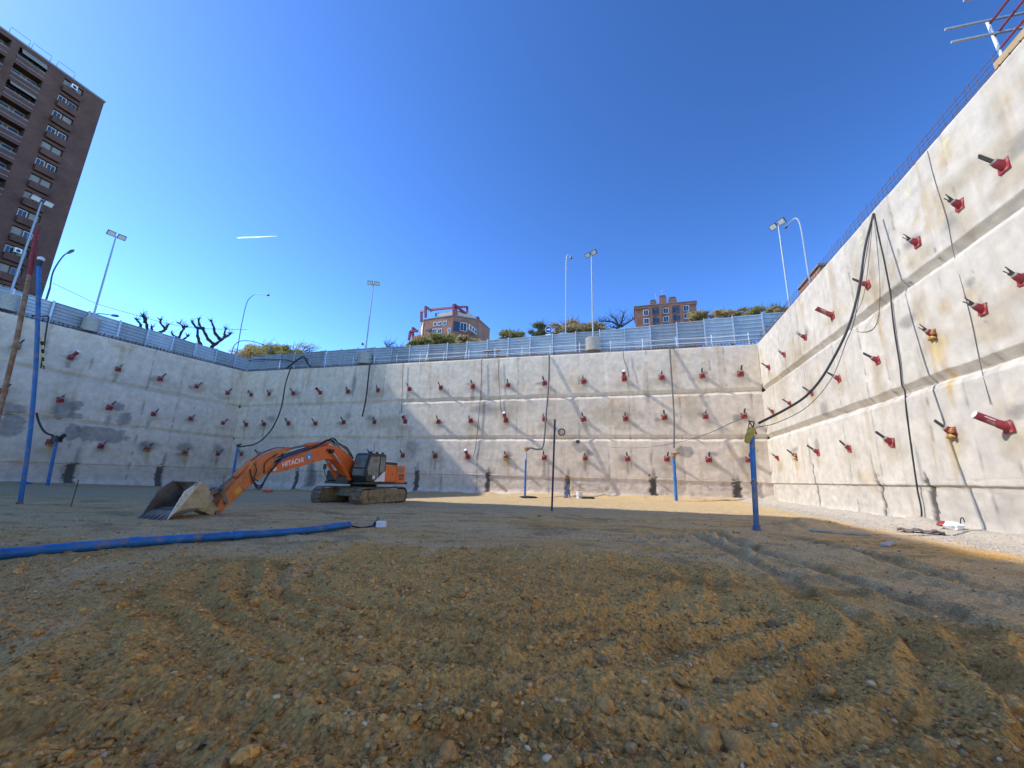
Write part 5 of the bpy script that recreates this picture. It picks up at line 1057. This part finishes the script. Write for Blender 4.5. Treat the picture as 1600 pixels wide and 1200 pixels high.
# ------------------------------------------------------------------ buildings
def tower():
    x0 = -91.4; yE = 35.0; zb = 16.1; fh = 3.18; nf = 16; zt = 67.1
    e = empty('apartment_tower', (x0 - 7, 10, zb)); tag(e, 'tall dark brick apartment tower with recessed balconies at the left edge', 'apartment tower')
    bays = [(29.6, 32.2, 'b'), (24.3, 27.6, 'l'), (19.7, 23.4, 'l')]
    m = MB(); ed = [(32.2, yE), (27.6, 29.6), (23.4, 24.3), (5.0, 19.7)]
    for a, b in ed: m.bx(x0 - 1.4, x0, a, b, zb, zt)
    for a, b, k in bays:
        for f in range(nf):
            z = zb + .2 + f * fh; m.bx(x0 - 1.4, x0 - .02, a, b, z + 2.55, min(z + fh, zt) if f < nf - 1 else zt)
    m.bx(x0 - 36, x0 - 1.4, yE - 1.0, yE - .01, zb, zt - .02); m.build('facade_wall', M['brick_dark'], e)
    m = MB(); m.bx(x0 - 36, x0 - 1.41, 5.0, yE - 1.0, zb, zt - .3); m.build('core_wall', M['recess'], e)
    m = MB(); m.bx(x0 - 36.2, x0 + .12, 5.0, yE + .12, zt, zt + .35); m.build('roof_edge', M['slab'], e)
    m = MB(); m.bx(x0 - 16, x0, -75, 4.9, zb, 92.5); m.build('unseen_tall_block', M['brick_dark'], e)  # unseen taller building, set and sized to shade the pit floor
    m = MB(); m.bx(-165, -150, 21.0, 29.5, zb, 128.0); m.build('unseen_shade_block', M['brick_dark'], e)  # detached unseen block, added to shade the far wall and fence corner
    r = random.Random(4)
    for a, b, k in bays:
        for f in range(nf):
            z = zb + .2 + f * fh; h = 1.05
            if k == 'b':
                m = MB(); m.bx(x0 - .05, x0 + .55, a + .05, b - .15, z - .1, z + h); m.bx(x0 - 1.4, x0 - .05, a, b, z - .1, z); m.build('balcony', M['brick_dark'], e)
                for s in (0, 1):
                    wa = a + .15 + s * 1.28; w_ = 1.05; kind = r.choice(['blind', 'blind', 'pane', 'render'])
                    m = MB(); m.bx(x0 - .42, x0 - .36, wa, wa + w_, z + 1.1, z + 2.45); fr = m.build('window', M['render' if kind == 'pane' else 'blind'], e)
                    if kind != 'blind':
                        for q in (0, 1): m = MB(); m.bx(x0 - .36, x0 - .35, wa + .1 + q * .45, wa + .5 + q * .45, z + 1.22, z + 2.33); m.build('pane', M['pane'], fr)
                m = MB(); m.bx(x0 - 1.4, x0 - .42, a, b, z + 1.0, z + 2.55); m.build('back_wall', M['brick_dark'] if f % 3 else M['recess'], e)
            else:
                m = MB(); m.bx(x0 - 1.4, x0 + .1, a, b, z - .12, z + .06); m.build('slab', M['slab'], e)
                m = MB(); m.bx(x0 - .1, x0 + .04, a + .02, b - .02, z + .06, z + .75); m.build('parapet', M['brick_dark'], e)
                m = MB(); 
                for h2 in (.85, 1.02): m.beam((x0, a, z + h2), (x0, b, z + h2), .05, .05)
                m.build('balcony_rail', M['barrel'], e)
                t = r.random()
                if a > 25 and f in (13, 11): mt, dr = ('awning_g', 1.35) if f == 13 else ('capwhite', 1.7)
                elif t < .25: mt, dr = r.choice(['awning_g', 'blind', 'slab']), r.uniform(.5, 1.3)
                else: mt = None
                if mt: m = MB(); m.prism([(x0 - .1, z + 2.55), (x0 + .35, z + 2.55 - dr), (x0 + .32, z + 2.72 - dr), (x0 - .12, z + 2.5)], lambda q, w, sd: (q, (b - .1) if sd else (a + .3), w)); m.build('awning', M[mt], e)
                for s in (0, 1):
                    wa = a + .3 + s * (b - a) / 2; m = MB(); m.bx(x0 - 1.38, x0 - 1.3, wa, wa + 1.2, z + .3, z + 2.3); fr = m.build('window', M['blind'], e); m = MB(); m.bx(x0 - 1.3, x0 - 1.29, wa + .1, wa + 1.1, z + .4, z + 2.2); m.build('pane', M['pane'], fr)
    for f, s in ((15, 'ac'), (8, 'ac'), (5, 'ac')):
        z = zb + .2 + f * fh; m = MB(); m.bx(x0 - .05, x0 + .4, 30.5, 31.3, z + 1.5, z + 2.3); o = m.build('air_conditioner', M['white'], e, bevel=.04); m = MB(); m.tube([(x0 + .4, 30.9, z + 1.85), (x0 + .42, 30.9, z + 1.85)], .26, 14); m.build('fan_grille', M['machine'], o)
    for px in ((10, 27), (55, 80), (104, 118)):
        a = onp(px[0], 60, 0, x0)[1]; b = onp(px[1], 90, 0, x0)[1]; a, b = min(a, b), max(a, b); m = MB(); m.tube([(x0 + .05, a, zt + .3), (x0 + .05, a, zt + 1.5), (x0 + .05, a + 2.2, zt + 1.5), (x0 + .05, a + 2.2, zt + .3)], .035, 5); m.build('roof_frame', M['poledark'], e)
tower()
def footprism(m, fp, z0, z1): m.prism(fp, lambda a, b, sd: (a, b, z1 if sd else z0)); return m
def facewin(e, A, B_, pix, w, h, frame='white', pane='pane', bars=1):
    A3 = np.array([A[0], A[1], 0.]); B3 = np.array([B_[0], B_[1], 0.]); u = (B3 - A3) / np.linalg.norm(B3 - A3); n = np.array([u[1], -u[0], 0])
    rz = math.atan2(u[1], u[0])
    for px, py in pix:
        q = onv(px, py, A3, B3); f = MB().box(q + n * .03, (w, .12, h), rz=rz).build('window', M[frame], e)
        k = bars + 1
        for i in range(k):
            ww = (w - .2) / k - .08; c = q + n * .095 + u * ((i - (k - 1) / 2) * (w - .2) / k); MB().box(c, (ww, .02, h - .28), rz=rz).build('pane', M[pane], f)
def midblock():
    A, Bp, Cp, Dp = (-60.2, 101.0), (-50.0, 100.0), (-43.6, 105.0), (-43.2, 113.0)
    Ep, Fp = (-48, 120), (-64.6, 118); Gp = (-64.2, 106.0)
    e = empty('brick_block', (-53, 108, 16.1)); tag(e, 'brick apartment block with dark red roof frames above the far fence', 'apartment block')
    m = MB(); footprism(m, [A, Bp, Cp, Dp, Ep, Fp, Gp], 16.1, 47.6); m.build('wall', M['brick_mid'], e)
    m = MB(); footprism(m, [(A[0] - .1, A[1] - .1), (Bp[0], Bp[1] - .15), (Cp[0] + .12, Cp[1] - .08), (Dp[0] + .1, Dp[1]), Ep, Fp, (Gp[0] - .1, Gp[1])], 47.6, 47.95); m.build('parapet', M['slab'], e)
    m = MB(); footprism(m, [(-57.5, 104.5), (-50.4, 103.6), (-47, 107), (-47, 114), (-58, 114)], 47.95, 50.9); m.build('roof', M['render'], e)
    m = MB(); footprism(m, [(-65.5, 103.5), (-60.9, 102.2), (-60.9, 110), (-65.5, 110)], 16.1, 43.6); m.build('wing', M['brick_mid'], e)
    m = MB(); footprism(m, [(-64.4, 106.3), (-61.0, 101.9), (-60.25, 100.9), (-60.6, 101.3), (-64.5, 106.6)], 40.0, 47.0); m.build('pale_strip', M['render'], e)
    facewin(e, A, Bp, ((680, 506.5), (687, 506), (695, 505)), 1.25, 1.3); facewin(e, A, Bp, ((679, 517.5), (687, 517.5)), 1.5, 1.5); facewin(e, A, Bp, ((702, 516),), .9, 1.4)
    facewin(e, Bp, Cp, ((714, 510),), 1.9, 2.9, 'pane'); facewin(e, Bp, Cp, ((724, 511),), 2.1, 2.6)
    facewin(e, Cp, Dp, ((735, 512), (739, 515), (743, 518)), 1.6, 1.5)
    m = MB(); m.box((-56, 100.05, 42.0), (4.2, .5, .5)); m.box((-58, 100.4, 44.2), (1.4, .5, .8)); m.build('balcony', M['slab'], e)
    def P(px, py, y): return tuple(onp(px, py, 1, y))
    fr = [[P(658.5, 503, 104), P(658.5, 486.5, 104), P(664.5, 486, 102)], [P(665, 496, 101), P(665, 479.5, 101), P(674, 486, 107)], [P(674, 484, 107), P(709, 480.5, 106)], [P(709, 494, 100.3), P(709, 475, 100.3), P(735, 496, 108)], [P(712.5, 494, 101.5), P(712.5, 478, 101.5)], [P(709, 480, 101), P(730, 479.5, 109), P(730, 495, 109)], [P(735, 497, 108), P(747.5, 496.3, 112), P(747.5, 511, 112)], [P(639, 531, 104), P(641, 518, 104), P(653, 517, 104)], [P(645, 527, 105), P(645, 512.5, 105), P(652, 518, 109)]]
    for f in fr:
        m = MB()
        for i in range(len(f) - 1): m.beam(f[i], f[i + 1], .62, .62)
        m.build('roof_frame', M['maroon'], e)
    for px in (682, 685.5, 699): m = MB(); q = onp(px, 481, 1, 106); m.tube([(q[0], q[1], 50.8), (q[0], q[1], 51.9)], .25, 8); m.build('chimney_pot', M['poledark'], e)
midblock()
def farblock():
    y = 130.0; e = empty('brick_block', (11, 136, 16.1)); tag(e, 'flat roofed red brick block with chimneys over the right part of the far fence', 'apartment block')
    x0, x1 = 1.5, 20.2; m = MB(); m.bx(x0, x1, y, y + 12, 16.1, 57.3); m.build('wall', M['brick_red'], e)
    m = MB(); m.bx(x0 - .2, x1 + .2, y - .2, y + 12.2, 57.3, 58.2); m.build('roof', M['brick_red'], e); m = MB(); m.bx(x0 - .3, x1 + .3, y - .3, y + 12.3, 58.2, 58.4); m.build('roof_edge', M['slab'], e)
    c7 = lambda x, yy: (880 + x / 4, 430 + yy / 4)
    for row in (((517, 235), (577, 228), (641, 222), (708, 215), (768, 207)), ((520, 287), (577, 283), (643, 275), (712, 265), (772, 255))):
        for i, q in enumerate(row): facewin(e, (0, y), (1, y), (c7(*q),), 1.7 if i % 2 == 0 else 2.6, 2.0, 'slab' if i % 2 else 'white')
    for q in (547, 610, 672, 740): p = onp(*c7(q, 240), 1, y); m = MB(); m.bx(p[0] - .5, p[0] + .5, y - .35, y - .01, 16.1, 57.29); m.build('pilaster', M['brick_red'], e)
    for px, top, w in ((1020.5, 472.5, 1.0), (1035, 465.5, 1.15), (1050.5, 468, 1.2)):
        p = onp(px, top, 1, y + 3); m = MB(); m.bx(p[0] - w / 1, p[0] + w / 1, y + 2, y + 4, 58.35, p[2]); o = m.build('chimney', M['brick_red'], e); m = MB(); m.bx(p[0] - w * .8, p[0] + w * .8, y + 2.2, y + 3.8, p[2], p[2] + .6); m.build('chimney_cap', M['poledark'], o)
    for px, top in ((1024.5, 458), (1034, 452)): p = onp(px, top, 1, y + 4); m = MB(); m.tube([(p[0], y + 4, 58.3), (p[0], y + 4, p[2])], .06, 5); m.beam((p[0] - 1.2, y + 4, p[2] - .6), (p[0] + 1.2, y + 4, p[2] - .6), .06, .06); m.build('aerial', M['greyrail'], e)
farblock()
p = onp(1280, 416, 1, 75); q = onp(1302, 416, 1, 75); e = empty('brick_house', (p[0], 75, 16.1)); tag(e, 'corner of a brick house peeping over the right wall', 'house')
m = MB(); m.bx(p[0], q[0], 75, 84, 16.1, p[2]); m.build('wall', M['brick_mid'], e); m = MB(); m.bx(p[0] - .3, q[0] + .3, 74.7, 84.3, p[2], p[2] + .4); m.build('roof', M['slab'], e)

# ------------------------------------------------------------------ trees
def leafy(name, label, cat, c, rad, n, mt, size, seed, group=None, trunk=True, foot=16.1, bare=.0):
    rg = np.random.default_rng(seed); e = empty(name, (c[0], c[1], foot)); tag(e, label, cat, group)
    # clusters spread through the crown's volume
    k = max(6, int(10 * (rad[0] * rad[2]) ** .5)); cl = rg.normal(size=(k, 3)); cl /= np.linalg.norm(cl, axis=1)[:, None]; cl *= (rg.random(k) ** .35)[:, None] * rg.uniform(.8, 1.12, k)[:, None]; cl[:, 2] = np.abs(cl[:, 2]) * rg.choice([1, 1, -.6], k)
    cr = rg.uniform(.18, .5, k); idx = rg.integers(0, k, n); d = rg.normal(size=(n, 3)); d /= np.linalg.norm(d, axis=1)[:, None]; d *= (rg.random(n) ** .7)[:, None] * cr[idx][:, None]
    pos = (cl[idx] + d) * np.array(rad) + np.array(c)
    s = size * rg.uniform(.5, 1.3, n); a = rg.normal(size=(n, 3)); a /= np.linalg.norm(a, axis=1)[:, None]; b = np.cross(a, rg.normal(size=(n, 3))); b /= np.linalg.norm(b, axis=1)[:, None]
    V = np.stack([pos - a * s[:, None], pos + b * s[:, None] * .5, pos + a * s[:, None], pos - b * s[:, None] * .5], 1).reshape(-1, 3) - np.array([c[0], c[1], foot])
    F = np.arange(n * 4).reshape(-1, 4); me = bpy.data.meshes.new('crown'); me.from_pydata(V.tolist(), [], F.tolist()); me.materials.append(M[mt]); me.update(); link('crown', me, e)
    m = MB(); base = np.array([c[0], c[1], foot]); hub = np.array([c[0], c[1], c[2] - rad[2] * .5]); m.tube([base, hub], [.3, .16], 7)
    for q in cl[:min(k, 9)]: m.tube(spline([hub, hub + (q * np.array(rad) + np.array(c) - hub) * .5 + np.array([0, 0, .2]), q * np.array(rad) * 1.15 + np.array(c)], 3), [.1] * 3 + [.05] * 3 + [.02], 5)
    for q in range(34):
        a_ = rg.uniform(0, 6.28); h_ = rg.uniform(.1, 1.0); v_ = np.array([math.cos(a_) * math.sqrt(max(0, 1 - h_ * h_)), math.sin(a_) * math.sqrt(max(0, 1 - h_ * h_)), h_]); p0 = np.array(c) + v_ * np.array(rad) * .6; m.tube([p0, p0 + v_ * np.array(rad) * rg.uniform(.45, .75) + np.array([0, 0, rg.uniform(.1, .6)])], [.05, .012], 4)
    m.build('trunk', M['bark'], e)
def crownat(px, py, Y, w_px, h_px):
    c = onp(px, py, 1, Y); w = abs(onp(px + w_px / 2, py, 1, Y)[0] - onp(px - w_px / 2, py, 1, Y)[0]) / 2; h = abs(onp(px, py - h_px / 2, 1, Y)[2] - onp(px, py + h_px / 2, 1, Y)[2]) / 2
    return c, (w, w * .6, h)
for i, (px, py, Y, w, h, mt, lb, nm) in enumerate((
    (402, 556, 62, 62, 40, 'ochre', 'sparse pale tree behind the corner of the two fences', 'tree'),
    (455, 556, 60, 84, 32, 'olive', 'broad olive green tree behind the shaded part of the far fence', 'tree'),
    (655, 541, 66, 40, 28, 'olive', 'small olive bush at the left foot of the framed brick block', 'shrub'),
    (690, 538, 70, 60, 26, 'olive', 'olive bush in front of the framed brick block', 'shrub'),
    (730, 537, 68, 40, 24, 'ochre', 'ochre bush at the right foot of the framed brick block', 'shrub'),
    (797, 527, 70, 44, 18, 'olive', 'low olive tree alone between the brick block and the road sign', 'tree'),
    (845, 517, 72, 40, 26, 'green', 'green tree just left of the blue road sign', 'tree'),
    (890, 514, 74, 60, 26, 'ochre', 'ochre tree behind the slim hooked street lamp', 'tree'),
    (930, 515, 76, 50, 22, 'ochre', 'ochre tree behind the middle floodlight mast', 'tree'),
    (1092, 497, 84, 50, 20, 'ochre', 'ochre tree at the right end of the red brick block', 'tree'),
    (1140, 494, 80, 66, 20, 'ochre', 'long ochre tree line bush right of the red brick block', 'tree'),
    (1190, 492, 78, 60, 22, 'olive', 'olive tree partly hidden by the right wall corner', 'tree'),
    (1215, 487, 70, 40, 20, 'ochre', 'ochre bush touching the edge of the right wall', 'shrub'))):
    c, rad = crownat(px, py, Y, w, h); leafy(nm, lb, nm, c, rad, int(3600 + 800 * rad[0] * rad[2]), mt, .15, 50 + i, 'trees and bushes beyond the far fence')
def branchy(label, roots, pix, Y, ax, r0, knob, seed, foot=16.1, name='bare_tree'):
    rr = random.Random(seed); P0 = onp(*roots, ax, Y); e = empty(name, (P0[0], P0[1], foot)); tag(e, label, 'tree', 'bare trees beyond the fences')
    MB().tube([(P0[0], P0[1], foot), tuple(P0)], [r0 * 1.5, r0], 8).build('trunk', M['bark'], e)
    m = MB()
    for br in pix:
        pts = [onp(a, b, ax, Y) for a, b in br]; off = np.array([0, 0, 0.]); off[1 - ax if ax == 0 else 1] = 0
        for i in range(1, len(pts)): pts[i] = pts[i] + np.array([rr.uniform(-.25, .25) * i if ax == 0 else 0, rr.uniform(-.25, .25) * i if ax == 1 else 0, 0])
        sp = spline(pts, 4); n = len(sp); m.tube([tuple(np.array(q) + np.array([rr.uniform(-.03, .03)] * 3)) for q in sp], [r0 * (.85 - .5 * k / n) * (1 + .15 * math.sin(k * 2.1)) for k in range(n)], 6)
        if knob:
            for k in range(4): q = np.array(sp[-1]); m.tube([q, q + np.array([rr.uniform(-.4, .4), rr.uniform(-.4, .4), rr.uniform(.1, .45)])], [.12, .03], 4)
            for k in range(9): q = np.array(sp[-1 - k % 3]); m.tube([q, q + np.array([rr.uniform(-.6, .6), rr.uniform(-.6, .6), rr.uniform(.3, 1.1)])], [.03, .012], 4)
            for k in range(3): q = np.array(sp[rr.randrange(n // 2, n)]); m.tube([q, q + np.array([rr.uniform(-.4, .4), rr.uniform(-.4, .4), rr.uniform(.0, .35)])], [.09, .03], 4)
        else:
            for k in range(n):
                for _ in range(3): q = np.array(sp[k]); d = np.array([rr.uniform(-1, 1), rr.uniform(-.6, .6), rr.uniform(.2, 1.2)]) * rr.uniform(.6, 1.8); m.tube([q, q + d * .5, q + d + np.array([rr.uniform(-.3, .3), 0, .2])], [.05, .03, .012], 4)
    m.build('branches', M['bark'], e)
branchy('leftmost dark pollarded tree with knobbly bare limbs above the left fence', (240, 528), [[(240, 526), (233, 516), (226, 505), (221, 496)], [(226, 505), (227, 498), (226, 493)], [(233, 516), (222, 514), (217, 506), (216, 499)], [(240, 524), (250, 519), (258, 515), (254, 504), (256, 500)], [(258, 515), (261, 509)], [(246, 521), (239, 518), (238, 511)]], -72, 0, .3, True, 1)
branchy('middle small dark pollarded tree above the left fence', (278, 533), [[(278, 531), (282, 519), (285, 512), (284, 505)], [(285, 512), (292, 511)], [(278, 528), (272, 524), (270, 521)], [(283, 532), (290, 528), (294, 525)]], -72, 0, .24, True, 2)
branchy('rightmost and largest dark pollarded tree above the left fence', (335, 545), [[(330, 543), (340, 536), (350, 527), (352, 520), (351, 514)], [(350, 527), (358, 524), (361, 521)], [(336, 539), (326, 530), (320, 518), (314, 508), (312, 499)], [(318, 513), (306, 512), (297, 503)], [(314, 541), (309, 525), (308, 513)], [(345, 531), (336, 521), (332, 511), (332, 502)]], -72, 0, .34, True, 3)
branchy('bare spreading tree between the middle floodlight and the red brick block', (968, 516), [[(968, 512), (958, 504), (945, 503), (936, 503)], [(968, 511), (962, 500), (955, 495)], [(970, 510), (972, 500), (975, 490)], [(970, 511), (982, 504), (990, 499)], [(966, 513), (955, 511)]], 82, 1, .24, False, 4)
branchy('thin twiggy bare tree behind the small floodlit drum of the far fence', (606, 548), [[(606, 546), (603, 540), (600, 536)], [(606, 546), (610, 540), (614, 537)], [(606, 546), (620, 543), (632, 541)]], 80, 1, .12, False, 6)
# vapour trail
a = ray(370, 371.5); b = ray(433, 369); a = CAM_C + a / np.linalg.norm(a) * 3200; b = CAM_C + b / np.linalg.norm(b) * 3300
vt = mat('vapour', (.95, .95, .96), 1.0, var=.05, scale=.02)
ntv = vt.node_tree; tvn = ntv.nodes.new('ShaderNodeBsdfTranslucent'); tvn.inputs[0].default_value = (.95, .95, .96, 1); ntv.links.new(tvn.outputs[0], ntv.nodes['Material Output'].inputs['Surface'])
o = MB().tube([a, a + (b - a) * .05, a + (b - a) * .6, b], [1.0, 4.5, 3.2, .6], 8).build('vapour_trail', vt, smooth=True); tag(o, 'short white vapour trail high in the blue sky', 'vapour trail')
